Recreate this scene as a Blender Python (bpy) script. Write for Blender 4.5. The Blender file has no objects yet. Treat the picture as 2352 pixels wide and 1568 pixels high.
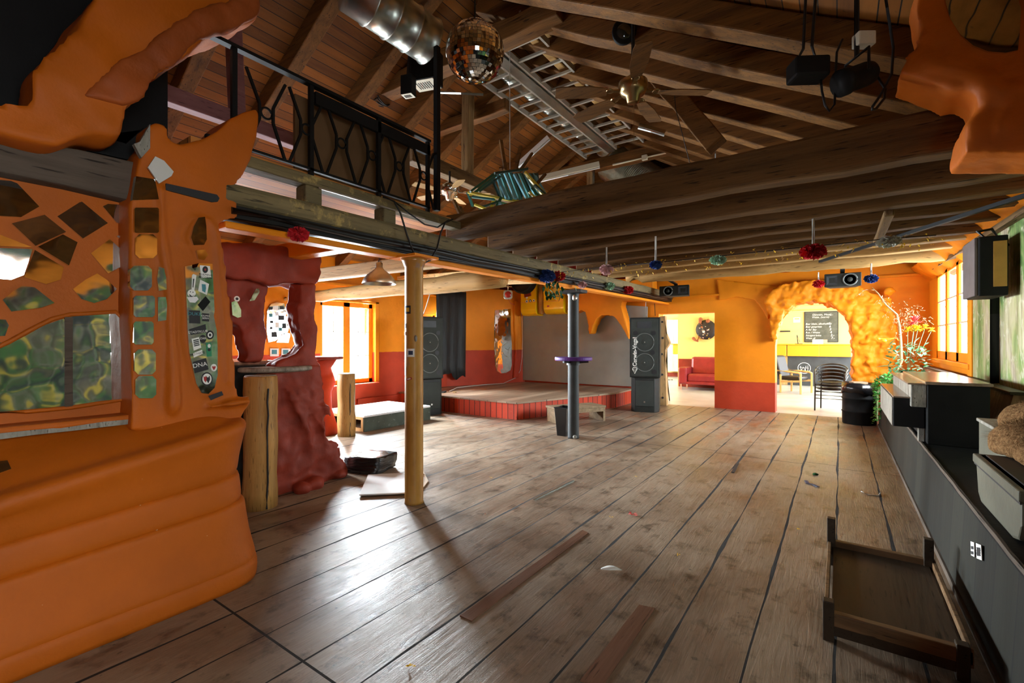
import bpy, bmesh, math, random
from mathutils import Vector, Matrix, noise
random.seed(7)
S = bpy.context.scene
COL = S.collection
PI = math.pi
# ------------------------------------------------------------------ camera frame
F = 1075.0; H = 1.4; CX = 1176.0; CY = 784.0
YAW = math.atan2(752, F)
sn, cs = math.sin(YAW), math.cos(YAW)
def ray(px, py):
    l = (px - CX) / F; u = (CY - py) / F
    return Vector((l * cs - sn, l * sn + cs, u))
EYE = Vector((0, 0, H))
def atX(px, py, X):
    r = ray(px, py); return EYE + r * (X / r.x)
def atY(px, py, Y):
    r = ray(px, py); return EYE + r * (Y / r.y)
def atZ(px, py, z=0.0):
    r = ray(px, py); return EYE + r * ((z - H) / r.z)
def atD(px, py, d):
    return EYE + ray(px, py) * d
def atP(px, py, p0, n):
    r = ray(px, py); n = Vector(n); return EYE + r * ((Vector(p0) - EYE).dot(n) / r.dot(n))

# ------------------------------------------------------------------ mesh helpers
def V(*a): return Vector(a)
def mb(): return bmesh.new()
def box(bm, a, b, rotz=0, about=None):
    a = Vector(a); b = Vector(b)
    vs = [bm.verts.new((x, y, z)) for x in (a.x, b.x) for y in (a.y, b.y) for z in (a.z, b.z)]
    for f in ((0,1,3,2),(4,6,7,5),(0,4,5,1),(2,3,7,6),(0,2,6,4),(1,5,7,3)):
        bm.faces.new([vs[i] for i in f])
    if rotz:
        c = about or (a + b) / 2
        bmesh.ops.rotate(bm, verts=vs, cent=c, matrix=Matrix.Rotation(rotz, 3, 'Z'))
    return vs
def frame_of(d, up=(0,0,1)):
    d = d.normalized(); up = Vector(up)
    if abs(d.dot(up)) > 0.98: up = Vector((0,1,0)) if abs(d.y) < 0.9 else Vector((1,0,0))
    s = d.cross(up).normalized(); u = s.cross(d).normalized()
    return s, u
def beam(bm, p, q, w, h, up=(0,0,1), segs=1, wob=0.0):
    p = Vector(p); q = Vector(q); s, u = frame_of(q - p, up)
    rings = []
    for i in range(segs + 1):
        c = p.lerp(q, i / segs)
        ww = w * (1 + random.uniform(-wob, wob)); hh = h * (1 + random.uniform(-wob, wob))
        o = s * random.uniform(-wob, wob) * w * .5 + u * random.uniform(-wob, wob) * h * .4
        rings.append([bm.verts.new(c + o + s * sx * ww / 2 + u * uy * hh / 2) for sx, uy in ((-1,-1),(1,-1),(1,1),(-1,1))])
    for a, b in zip(rings, rings[1:]):
        for k in range(4):
            bm.faces.new((a[k], a[(k+1) % 4], b[(k+1) % 4], b[k]))
    bm.faces.new(rings[0][::-1]); bm.faces.new(rings[-1])
def tube(bm, pts, r, n=8, closed=False, rs=None):
    pts = [Vector(p) for p in pts]; rings = []
    m = len(pts); s = None
    for i, p in enumerate(pts):
        if closed: d = pts[(i+1) % m] - pts[i-1]
        else: d = pts[min(i+1, m-1)] - pts[max(i-1, 0)]
        if s is None: s, u = frame_of(d)
        else:
            dn = d.normalized(); s = (s - dn * s.dot(dn)).normalized(); u = dn.cross(s)
        rr = rs[i] if rs else r
        rings.append([bm.verts.new(p + (s * math.cos(2*PI*k/n) + u * math.sin(2*PI*k/n)) * rr) for k in range(n)])
    pairs = list(zip(rings, rings[1:]))
    if closed: pairs.append((rings[-1], rings[0]))
    for a, b in pairs:
        for k in range(n): bm.faces.new((a[k], a[(k+1) % n], b[(k+1) % n], b[k]))
    if not closed:
        bm.faces.new(rings[0][::-1]); bm.faces.new(rings[-1])
def lathe(bm, prof, c=(0,0,0), n=24, axis=None, cap=True):
    """prof: list of (r, h) along axis from c"""
    c = Vector(c); ax = Vector(axis or (0,0,1)).normalized(); s, u = frame_of(ax)
    rings = []
    for r, h in prof:
        rings.append([bm.verts.new(c + ax * h + (s * math.cos(2*PI*k/n) + u * math.sin(2*PI*k/n)) * max(r, 1e-4)) for k in range(n)])
    for a, b in zip(rings, rings[1:]):
        for k in range(n): bm.faces.new((a[k], a[(k+1) % n], b[(k+1) % n], b[k]))
    if cap:
        bm.faces.new(rings[0][::-1]); bm.faces.new(rings[-1])
def prism(bm, pts, ext, holes=None):
    pts = [Vector(p) for p in pts]; ext = Vector(ext)
    a = [bm.verts.new(p) for p in pts]; b = [bm.verts.new(p + ext) for p in pts]
    n = len(pts)
    f1 = bm.faces.new(a); f2 = bm.faces.new(b[::-1])
    for i in range(n): bm.faces.new((a[i], b[i], b[(i+1) % n], a[(i+1) % n]))
    bmesh.ops.triangulate(bm, faces=[f1, f2])
def ball(bm, c, r, sub=2, scale=(1,1,1)):
    m = Matrix.Translation(Vector(c)) @ Matrix.Diagonal((*scale, 1))
    bmesh.ops.create_icosphere(bm, subdivisions=sub, radius=r, matrix=m)
def quad(bm, a, b, c, d):
    bm.faces.new([bm.verts.new(Vector(p)) for p in (a, b, c, d)])
def jitter(bm, amp, freq=3.0, seed=0):
    for v in bm.verts:
        n = noise.noise_vector(v.co * freq + Vector((seed, seed*2.3, 1)))
        v.co += n * amp

def obj(name, bm, mat, parent=None, smooth=False, bevel=0.0, label=None, kind=None, mods=()):
    bmesh.ops.recalc_face_normals(bm, faces=bm.faces)
    xs = [v.co for v in bm.verts]
    lo = Vector((min(v.x for v in xs), min(v.y for v in xs), min(v.z for v in xs)))
    hi = Vector((max(v.x for v in xs), max(v.y for v in xs), max(v.z for v in xs)))
    c = Vector(((lo.x+hi.x)/2, (lo.y+hi.y)/2, lo.z))
    bmesh.ops.translate(bm, verts=bm.verts, vec=-c)
    me = bpy.data.meshes.new(name); bm.to_mesh(me); bm.free()
    o = bpy.data.objects.new(name, me); COL.objects.link(o)
    mats = mat if isinstance(mat, (list, tuple)) else [mat]
    for m in mats: me.materials.append(m)
    if smooth:
        for p in me.polygons: p.use_smooth = True
    base = Vector((0,0,0))
    q = parent
    while q is not None: base += q.location; q = q.parent
    o.location = c - base
    if parent: o.parent = parent
    if bevel:
        m = o.modifiers.new('bevel', 'BEVEL'); m.width = bevel; m.segments = 2; m.limit_method = 'ANGLE'
    if label: o['label'] = label
    if kind: o['kind'] = kind
    return o
def organic(o, voxel=0.03, smooth=6, disp=0.03, scale=0.3, levels=0, tex='CLOUDS', seed=0):
    m = o.modifiers.new('remesh', 'REMESH'); m.mode = 'VOXEL'; m.voxel_size = voxel; m.use_smooth_shade = True
    if smooth:
        m = o.modifiers.new('smooth', 'SMOOTH'); m.iterations = smooth; m.factor = 0.5
    if disp:
        t = bpy.data.textures.new('lumps', tex); t.noise_scale = scale
        if tex == 'CLOUDS': t.noise_depth = 2
        m = o.modifiers.new('lumps', 'DISPLACE'); m.texture = t; m.strength = disp; m.mid_level = 0.5; m.texture_coords = 'LOCAL'
    return o
def tag(o, label, cat, group=None, kind=None):
    o['label'] = label; o['category'] = cat
    if group: o['group'] = group
    if kind: o['kind'] = kind
    return o
def struct(o, label=None):
    o['kind'] = 'structure'
    if label: o['label'] = label
    return o
def thing(name, label, cat, loc=(0,0,0), group=None):
    o = bpy.data.objects.new(name, None); COL.objects.link(o); o.location = loc
    o.empty_display_size = 0.1
    return tag(o, label, cat, group)
def dup(root, loc, label=None, rotz=None):
    r = root.copy(); COL.objects.link(r); r.location = loc
    if rotz is not None: r.rotation_euler.z = rotz
    if label: r['label'] = label
    for ch in list(root.children):
        c = ch.copy(); COL.objects.link(c); c.parent = r
        for g in ch.children:
            d = g.copy(); COL.objects.link(d); d.parent = c
    return r
def text_bm(body, size, origin, right, up, depth=0.002, align='LEFT', spacing=1.0, shear=0.0, offset=0.0):
    cu = bpy.data.curves.new('t', 'FONT'); cu.body = body; cu.size = size; cu.extrude = depth; cu.align_x = align
    cu.space_character = spacing; cu.shear = shear; cu.offset = offset; cu.resolution_u = 3
    to = bpy.data.objects.new('t', cu); COL.objects.link(to)
    bpy.context.view_layer.update()
    dg = bpy.context.evaluated_depsgraph_get()
    me = bpy.data.meshes.new_from_object(to.evaluated_get(dg))
    bm = bmesh.new(); bm.from_mesh(me)
    bpy.data.objects.remove(to); bpy.data.curves.remove(cu); bpy.data.meshes.remove(me)
    r = Vector(right).normalized(); u = Vector(up).normalized(); n = r.cross(u)
    M = Matrix((r, u, n)).transposed().to_4x4(); M.translation = Vector(origin)
    bm.transform(M)
    return bm
def rot_bm(bm, ang, axis, cent):
    bmesh.ops.rotate(bm, verts=bm.verts, cent=Vector(cent), matrix=Matrix.Rotation(ang, 3, axis))

# ------------------------------------------------------------------ materials
MATS = {}
class NT:
    def __init__(s, name):
        s.m = bpy.data.materials.new(name); s.m.use_nodes = True
        s.t = s.m.node_tree; s.p = s.t.nodes['Principled BSDF']
    def n(s, typ, **kw):
        nd = s.t.nodes.new(typ)
        for k, v in kw.items():
            if k in nd.inputs.keys() if isinstance(k, str) else False: nd.inputs[k].default_value = v
            else: setattr(nd, k, v)
        return nd
    def l(s, a, b): s.t.links.new(a, b)
    def coord(s, kind='Object', scale=(1,1,1), rot=(0,0,0)):
        tc = s.n('ShaderNodeTexCoord'); mp = s.n('ShaderNodeMapping')
        if kind == 'World':
            g = s.n('ShaderNodeNewGeometry'); s.l(g.outputs['Position'], mp.inputs[0])
        else: s.l(tc.outputs[kind], mp.inputs[0])
        mp.inputs['Scale'].default_value = scale; mp.inputs['Rotation'].default_value = rot
        return mp.outputs[0]
    def noise(s, vec, scale=5, detail=4, rough=.55, dist=0):
        nd = s.n('ShaderNodeTexNoise'); s.l(vec, nd.inputs['Vector'])
        nd.inputs['Scale'].default_value = scale; nd.inputs['Detail'].default_value = detail
        nd.inputs['Roughness'].default_value = rough; nd.inputs['Distortion'].default_value = dist
        return nd.outputs['Fac']
    def ramp(s, fac, stops):
        r = s.n('ShaderNodeValToRGB'); e = r.color_ramp.elements
        while len(e) < len(stops): e.new(0.5)
        for i, (p, c) in enumerate(stops):
            e[i].position = p; e[i].color = (*c, 1) if len(c) == 3 else c
        s.l(fac, r.inputs[0]); return r.outputs[0]
    def mix(s, fac, a, b, blend='MIX'):
        m = s.n('ShaderNodeMix', data_type='RGBA', blend_type=blend)
        for sock, val in ((m.inputs[0], fac), (m.inputs[6], a), (m.inputs[7], b)):
            if hasattr(val, 'is_output'): s.l(val, sock)
            elif isinstance(val, (tuple, list)): sock.default_value = (*val, 1)
            else: sock.default_value = val
        return m.outputs[2]
    def math(s, op, a, b=0.0):
        m = s.n('ShaderNodeMath', operation=op)
        for i, v in enumerate((a, b)):
            if hasattr(v, 'is_output'): s.l(v, m.inputs[i])
            else: m.inputs[i].default_value = v
        return m.outputs[0]
    def bump(s, h, strength=.3, dist=.02):
        b = s.n('ShaderNodeBump'); b.inputs['Strength'].default_value = strength; b.inputs['Distance'].default_value = dist
        s.l(h, b.inputs['Height']); s.l(b.outputs[0], s.p.inputs['Normal'])
    def out(s, col=None, rough=None, metal=None, spec=None):
        for v, k in ((col, 'Base Color'), (rough, 'Roughness'), (metal, 'Metallic'), (spec, 'Specular IOR Level')):
            if v is None: continue
            if hasattr(v, 'is_output'): s.l(v, s.p.inputs[k])
            elif isinstance(v, (tuple, list)): s.p.inputs[k].default_value = (*v, 1)
            else: s.p.inputs[k].default_value = v
        return s.m
def sRGB(r, g, b):
    f = lambda c: (c/255/12.92) if c/255 <= .04045 else ((c/255+.055)/1.055)**2.4
    return (f(r), f(g), f(b))
def mul(c, k): return tuple(min(1, x*k) for x in c)

def paint(name, c, rough=.6, var=.25, scale=3, bump=.15, bscale=40, spec=.3, metal=0, chips=None):
    s = NT(name); v = s.coord('Object')
    f = s.noise(v, scale, 5)
    col = s.ramp(f, [(.3, mul(c, 1-var)), (.7, mul(c, 1+var*.6))])
    if chips:
        g = s.noise(v, chips[1], 6, .65)
        k = s.ramp(g, [(chips[2], (0,0,0)), (chips[2]+.02, (1,1,1))])
        col = s.mix(k, col, chips[0])
    s.out(col, rough, metal, spec)
    if bump: s.bump(s.noise(v, bscale, 4), bump, .01)
    MATS[name] = s.m; return s.m
def wood(name, c1, c2, rough=.7, axis='Y', scale=6, stretch=12, bump=.35, spec=.25, worn=None):
    """grain runs along the given object axis"""
    s = NT(name)
    sc = {'X': (1/stretch,1,1), 'Y': (1,1/stretch,1), 'Z': (1,1,1/stretch)}[axis]
    v = s.coord('Object', tuple(k*scale for k in sc))
    f = s.noise(v, 2.2, 6, .65, .6)
    col = s.ramp(f, [(.25, c1), (.5, tuple((a+b)/2 for a, b in zip(c1, c2))), (.75, c2)])
    v2 = s.coord('Object', tuple(k*scale*4 for k in sc))
    g = s.noise(v2, 4, 3, .5, 0)
    crack = s.ramp(g, [(.30, (0,0,0)), (.38, (1,1,1))])
    col = s.mix(crack, mul(c1, .45), col)
    if worn:
        w = s.noise(s.coord('Object'), worn[1], 5, .7)
        col = s.mix(s.ramp(w, [(worn[2], (0,0,0)), (worn[2]+.1, (1,1,1))]), col, worn[0])
    s.out(col, rough, 0, spec)
    h = s.math('ADD', f, s.math('MULTIPLY', g, .6))
    s.bump(h, bump, .01)
    MATS[name] = s.m; return s.m
def plain(name, c, rough=.5, metal=0, spec=.5, emis=None, estr=0, alpha=None, trans=0):
    s = NT(name); s.out(c, rough, metal, spec)
    if emis:
        s.p.inputs['Emission Color'].default_value = (*emis, 1); s.p.inputs['Emission Strength'].default_value = estr
    if trans: s.p.inputs['Transmission Weight'].default_value = trans
    MATS[name] = s.m; return s.m

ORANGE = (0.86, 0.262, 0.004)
REDP = (0.50, 0.050, 0.016)
MAROON = (0.235, 0.029, 0.012)
M = MATS
paint('orange', ORANGE, .62, .14, 1.6, .25, 45)
paint('orange_dim', (0.47, 0.104, 0.002), .6, .22, 1.5, .28, 30, chips=((.75,.62,.45), 22, .735))  # the orange paint again, darkened for the weak light on the near plaster
paint('red', REDP, .6, .22, 3, .25, 35, chips=((.75,.45,.35), 30, .74))
paint('maroon', MAROON, .62, .3, 4, .3, 30, .35)
paint('deep_red', (.30,.02,.012), .7, .2, 3)
paint('yellow_wall', (.78,.62,.22), .7, .06, 2, .1)
paint('grey_panel', (.30,.30,.265), .7, .12, 2, .35, 90)
paint('yellow_gloss', (.92,.56,.006), .25, .1, 2, .1, 20, .5)
paint('black_paint', (.009,.009,.009), .6, .3, 4, .2, 20, .15)
paint('black_cloth', (.012,.012,.013), .8, .3, 4, .2, 60)
paint('speaker_black', (.018,.020,.017), .55, .35, 8, .4, 160)
paint('speaker_grille', (.032,.038,.032), .6, .3, 3, .5, 260)
paint('green_board', (.055,.068,.045), .55, .5, 3, .25, 20, chips=((.12,.14,.12), 14, .62))
paint('grey_chest', (.105,.10,.07), .6, .2, 4, .2, 30, chips=((.08,.06,.04), 40, .72))
paint('mustard', (.46,.235,.045), .32, .25, 5, .1, 20, .5)
paint('dark_grey', (.045,.05,.055), .5, .2, 5, .1, 30)
paint('white_card', (.72,.72,.72), .6, .08, 4, .05)
paint('cardboard', (.42,.30,.19), .7, .15, 4, .05)
paint('terracotta', (.34,.12,.05), .7, .2, 8, .1)
paint('sofa_red', (.23,.022,.028), .33, .2, 6, .2, 30, .5)
paint('grey_floor', (.40,.42,.42), .3, .22, 2, .05, 20, .5)
paint('violet', (.075,.018,.16), .5, .2, 5)
paint('gravel', (.15,.13,.09), .75, .4, 8, .4, 60)
wood('beam_x', (.036,.016,.0045), (.20,.096,.026), .75, 'X', 5, 14, .5)
wood('beam_y', (.055,.028,.011), (.27,.165,.07), .75, 'Y', 5, 14, .5)
wood('beam_z', (.12,.06,.022), (.40,.26,.11), .7, 'Z', 5, 14, .5)
wood('beam_pale', (.28,.155,.05), (.58,.36,.13), .7, 'X', 4, 12, .4)
wood('beam_green', (.075,.062,.030), (.25,.185,.085), .7, 'Y', 4, 14, .5, worn=((.42,.30,.10), 5, .58))
wood('rafter', (.045,.018,.004), (.235,.100,.019), .7, 'X', 5, 14, .45)
wood('plank_grey', (.05,.035,.025), (.13,.10,.075), .8, 'Y', 4, 12, .4)
wood('log', (.22,.11,.028), (.50,.28,.08), .5, 'Z', 6, 12, .35)
wood('raw_wood', (.30,.18,.07), (.55,.35,.15), .65, 'Z', 6, 10, .3)
wood('step_wood', (.13,.085,.045), (.32,.22,.12), .7, 'X', 6, 10, .3)
wood('dark_table', (.025,.018,.012), (.06,.042,.026), .5, 'Y', 4, 10, .15)
wood('table_rail', (.06,.035,.018), (.26,.15,.07), .5, 'X', 6, 12, .15)
wood('strip_red', (.10,.045,.025), (.20,.10,.06), .45, 'Y', 6, 14, .2)
paint('pillar_grey', (.034,.037,.036), .55, .25, 5, .1, 30, .3)
plain('ring_grey', (.13,.14,.13), .5)
paint('brown_board', (.15,.080,.033), .7, .15, 4, .05)
paint('grille_cloth', (.12,.092,.085), .8, .2, 6, .2, 80)
wood('painted_pink', (.20,.08,.085), (.34,.17,.17), .7, 'Y', 4, 8, .3)
wood('back_rail', (.16,.07,.04), (.50,.30,.19), .5, 'Z', 7, 6, .2)
wood('chair_wood', (.52,.29,.09), (.70,.44,.18), .45, 'Z', 8, 8, .1)
wood('dirty_paint', (.08,.07,.055), (.40,.38,.32), .5, 'Z', 9, 4, .2)
plain('metal_black', (.010,.010,.010), .45, .3)
plain('rail_black', (.006,.006,.006), .6, 0, .2)
plain('cable', (.006,.006,.006), .5)
plain('cable_white', (.6,.6,.56), .5)
plain('white', (.78,.78,.74), .4)
plain('off_white', (.62,.58,.44), .45)
plain('chrome', (.75,.75,.72), .18, 1)
plain('mirror', (.80,.81,.80), .03, 1)
plain('brass', (.45,.33,.16), .28, 1)
plain('glass_dark', (.02,.03,.03), .05, 0, .8)
plain('lens_red', (.32,.012,.008), .2)
plain('paper_white', (.75,.75,.70), .6)
plain('ink', (.012,.012,.014), .6)
plain('ink_blue', (.02,.04,.10), .6)
plain('ink_green', (.02,.22,.10), .6)
plain('ink_red', (.35,.02,.02), .6)
plain('ink_yellow', (.75,.50,.04), .6)
plain('ink_teal', (.05,.22,.26), .6)
plain('pom_red', (.50,.006,.012), .8)
plain('pom_blue', (.012,.045,.20), .8)
plain('pom_mint', (.36,.55,.40), .8)
plain('pom_pink', (.66,.42,.42), .8)
plain('pom_white', (.52,.52,.46), .8)
plain('leaf', (.06,.30,.045), .5)
plain('leaf_dark', (.012,.050,.014), .8, 0, .1)
plain('leaf_pale', (.15,.34,.16), .5)
plain('stem', (.35,.45,.20), .6)
plain('dry', (.36,.22,.09), .7)
plain('petal_yellow', (.80,.48,.01), .6)
plain('petal_red', (.62,.06,.05), .6)
plain('bag_black', (.008,.008,.009), .22, 0, .6)
plain('stick_teal', (.05,.24,.24), .5)
plain('stick_blue', (.16,.42,.50), .5)
plain('stick_green', (.02,.10,.045), .5)
plain('stick_yellow', (.60,.46,.03), .5)
plain('stick_dark', (.02,.055,.04), .5)
plain('counter_yellow', (.80,.30,.008), .45)
plain('ladder_metal', (.46,.43,.36), .4, .35)
plain('radiator', (.82,.80,.70), .35)
plain('facade', (.80,.82,.86), .8)
plain('facade_glass', (.30,.38,.42), .1, 0, .8)
plain('leather_black', (.016,.013,.012), .5, 0, .3)
plain('silver', (.62,.62,.58), .45, .25)
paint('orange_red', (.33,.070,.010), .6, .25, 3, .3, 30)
plain('galv_dark', (.02,.02,.018), .4, .5)

def window_glass():
    s = NT('window_glass'); t = s.t; out = t.nodes['Material Output']; t.nodes.remove(s.p)
    a = s.n('ShaderNodeBsdfTransparent'); b = s.n('ShaderNodeBsdfGlossy'); b.inputs['Roughness'].default_value = .02
    a.inputs['Color'].default_value = (.97,.99,.98,1); m = s.n('ShaderNodeMixShader'); m.inputs[0].default_value = .06; s.l(a.outputs[0], m.inputs[1]); s.l(b.outputs[0], m.inputs[2]); s.l(m.outputs[0], out.inputs[0])
    MATS['window_glass'] = s.m
window_glass()
# ------------------------------------------------------------------ special materials
def two_tone(name, zc, low, high, top=None, ztop=9):
    s = NT(name); g = s.n('ShaderNodeNewGeometry'); sx = s.n('ShaderNodeSeparateXYZ'); s.l(g.outputs['Position'], sx.inputs[0])
    v = g.outputs['Position']
    f = s.noise(v, 1.8, 5)
    z = s.math('ADD', sx.outputs[2], s.math('MULTIPLY', s.math('SUBTRACT', s.noise(v, 6, 2), .5), .02))
    k = s.math('GREATER_THAN', z, zc)
    lo = s.ramp(f, [(.3, mul(low, .8)), (.7, mul(low, 1.15))])
    hi = s.ramp(f, [(.3, mul(high, .88)), (.7, mul(high, 1.06))])
    col = s.mix(k, lo, hi)
    if top: col = s.mix(s.math('GREATER_THAN', z, ztop), col, top)
    chips = s.ramp(s.noise(v, 26, 6, .65), [(.735, (0,0,0)), (.75, (1,1,1))])
    col = s.mix(chips, col, mul((.8,.6,.45), .8))
    s.out(col, .62, 0, .3)
    h = s.math('ADD', s.noise(v, 3.5, 4), s.math('MULTIPLY', s.noise(v, 50, 3), .12))
    s.bump(h, .35, .03)
    MATS[name] = s.m
two_tone('wall_paint_left', 1.18, REDP, ORANGE)
two_tone('wall_paint_far', .58, REDP, ORANGE, (.26,.018,.010), 2.75)

def floor_mat():
    s = NT('floor_boards'); g = s.n('ShaderNodeNewGeometry'); sx = s.n('ShaderNodeSeparateXYZ'); s.l(g.outputs['Position'], sx.inputs[0])
    W = .318
    x = s.math('ADD', sx.outputs[0], s.math('MULTIPLY', s.math('SUBTRACT', s.noise(s.coord('World', (.25,.25,1)), 3, 2), .5), .035))
    xs = s.math('DIVIDE', s.math('ADD', x, 20.05), W)
    idx = s.math('FLOOR', xs); fr = s.math('FRACT', xs)
    # edge darkness
    e = s.math('MINIMUM', fr, s.math('SUBTRACT', 1.0, fr))
    wv = s.noise(s.coord('World', (3,.5,1)), 2.0, 3)
    gapw = s.math('MULTIPLY', s.math('POWER', wv, 3.0), .17)
    gap = s.math('LESS_THAN', e, gapw)
    # cross joints: at y=1.16 and, staggered, further boards
    wn = s.n('ShaderNodeTexWhiteNoise', noise_dimensions='1D'); s.l(idx, wn.inputs['W'])
    yoff = s.math('MULTIPLY', wn.outputs['Value'], .9)
    j1 = s.math('LESS_THAN', s.math('ABSOLUTE', s.math('SUBTRACT', sx.outputs[1], 1.155)), .006)
    j2 = s.math('LESS_THAN', s.math('ABSOLUTE', s.math('SUBTRACT', sx.outputs[1], s.math('ADD', 6.3, s.math('MULTIPLY', s.math('GREATER_THAN', yoff, .45), .12)))), .006)
    gap = s.math('MAXIMUM', gap, s.math('MAXIMUM', j1, j2))
    # grain along Y, different in each board
    mp = s.n('ShaderNodeMapping'); mp.inputs['Scale'].default_value = (14, 1.1, 1)
    cmb = s.n('ShaderNodeCombineXYZ'); s.l(s.math('MULTIPLY', idx, 3.7), cmb.inputs[1]); s.l(s.math('MULTIPLY', idx, 1.3), cmb.inputs[2])
    add = s.n('ShaderNodeVectorMath', operation='ADD'); s.l(g.outputs['Position'], add.inputs[0]); s.l(cmb.outputs[0], add.inputs[1])
    s.l(add.outputs[0], mp.inputs[0])
    grain = s.noise(mp.outputs[0], 2.4, 7, .68, 1.2)
    fine = s.noise(s.coord('World', (90, 4, 1)), 1.5, 4, .7)
    worn = s.noise(s.coord('World', (1,.7,1)), 1.1, 6, .62, .4)
    blot = s.noise(s.coord('World', (1.3,1,1)), 5, 5, .7)
    base = s.ramp(grain, [(.25, (.092,.060,.037)), (.48, (.195,.130,.083)), (.75, (.29,.21,.145))])
    base = s.mix(.45, base, s.ramp(wn.outputs['Value'], [(0, (.12,.078,.048)), (.5, (.215,.15,.10)), (1, (.27,.22,.165))]))
    pale = s.ramp(worn, [(.42, (0,0,0)), (.60, (.75,.75,.75))])
    base = s.mix(pale, base, (.35,.265,.182))
    # traces of red paint, far side of the room
    reg = s.math('MULTIPLY', s.ramp(sx.outputs[1], [(0,(0,0,0)), (1,(1,1,1))]), 1.0)
    ry = s.n('ShaderNodeMapRange'); ry.inputs[1].default_value = 5.5; ry.inputs[2].default_value = 8.5; s.l(sx.outputs[1], ry.inputs[0])
    redm = s.math('MULTIPLY', s.ramp(s.noise(s.coord('World', (1.6,.6,1)), 2.3, 6, .7), [(.52, (0,0,0)), (.6, (1,1,1))]), s.math('ADD', s.math('MULTIPLY', ry.outputs[0], .55), .10))
    base = s.mix(redm, base, (.34,.135,.055))
    dark = s.ramp(blot, [(.32, (.32,.30,.28)), (.47, (1,1,1))])
    base = s.mix(1.0, base, dark, 'MULTIPLY')
    spots = s.ramp(s.noise(s.coord('World'), 22, 3, .5), [(.27, (.3,.3,.3)), (.31, (1,1,1))])
    base = s.mix(.8, base, spots, 'MULTIPLY')
    base = s.mix(.35, base, s.ramp(fine, [(.35, (.4,.4,.4)), (.6, (1,1,1))]), 'MULTIPLY')
    base = s.mix(gap, base, (.010,.008,.006))
    rough = s.ramp(s.math('ADD', s.math('MULTIPLY', worn, .6), s.math('MULTIPLY', blot, .4)), [(.3, (.29,)*3), (.7, (.54,)*3)])
    rough = s.mix(gap, rough, (.9,.9,.9))
    s.out(base, rough, 0, .5)
    h = s.math('ADD', s.math('MULTIPLY', grain, .5), s.math('MULTIPLY', fine, .12))
    h = s.math('ADD', h, s.math('MULTIPLY', s.noise(s.coord('World', (3,1,1)), 2, 3), 1.2))
    h = s.math('SUBTRACT', h, s.math('MULTIPLY', gap, 1.5))
    s.bump(h, .5, .014)
    MATS['floor_boards'] = s.m
floor_mat()

def boards(name, axis, w, c1, c2, rough=.7, gapc=(.012,.008,.004), gapw=.03, grain_axis=None, paint_chip=None):
    """boards side by side along object axis (0,1,2), world units"""
    s = NT(name); g = s.n('ShaderNodeNewGeometry'); sx = s.n('ShaderNodeSeparateXYZ'); s.l(g.outputs['Position'], sx.inputs[0])
    xs = s.math('DIVIDE', s.math('ADD', sx.outputs[axis], 30), w)
    idx = s.math('FLOOR', xs); fr = s.math('FRACT', xs)
    gap = s.math('LESS_THAN', s.math('MINIMUM', fr, s.math('SUBTRACT', 1, fr)), gapw)
    wn = s.n('ShaderNodeTexWhiteNoise', noise_dimensions='1D'); s.l(idx, wn.inputs['W'])
    sc = [5,5,5]; sc[grain_axis if grain_axis is not None else 1] = .5
    f = s.noise(s.coord('World', tuple(sc)), 2, 6, .65, .5)
    k = s.math('ADD', s.math('MULTIPLY', f, .6), s.math('MULTIPLY', wn.outputs['Value'], .4))
    col = s.ramp(k, [(.25, c1), (.75, c2)])
    kn = s.noise(s.coord('World', (1,1,1)), 14, 2)
    col = s.mix(s.ramp(kn, [(.70, (0,0,0)), (.76, (.7,.7,.7))]), col, mul(c1, .4))
    if paint_chip:
        ch = s.ramp(s.noise(s.coord('World'), 18, 6, .7), [(.66, (0,0,0)), (.70, (1,1,1))])
        col = s.mix(ch, col, paint_chip)
    col = s.mix(gap, col, gapc)
    s.out(col, rough, 0, .3)
    s.bump(s.math('SUBTRACT', s.math('MULTIPLY', f, .4), gap), .35, .01)
    MATS[name] = s.m
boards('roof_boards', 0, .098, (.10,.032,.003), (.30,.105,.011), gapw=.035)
boards('gallery_boards', 0, .12, (.34,.105,.018), (.66,.26,.055), gapw=.03)  # orange bounce light on the gallery underside is put into this board colour
boards('stage_front', 1, .13, mul(REDP, .75), mul(REDP, 1.1), .6, grain_axis=2, paint_chip=(.62,.33,.22), gapw=.05)
boards('stage_front_x', 0, .13, mul(REDP, .75), mul(REDP, 1.1), .6, grain_axis=2, paint_chip=(.62,.33,.22), gapw=.05)
boards('bench_front', 1, .31, (.0065,.006,.0035), (.018,.0175,.011), .8, grain_axis=2, gapw=.016, gapc=(.004,.004,.004))
boards('stage_top', 0, .22, (.20,.125,.075), (.42,.30,.20), .42, gapw=.012)

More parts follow.
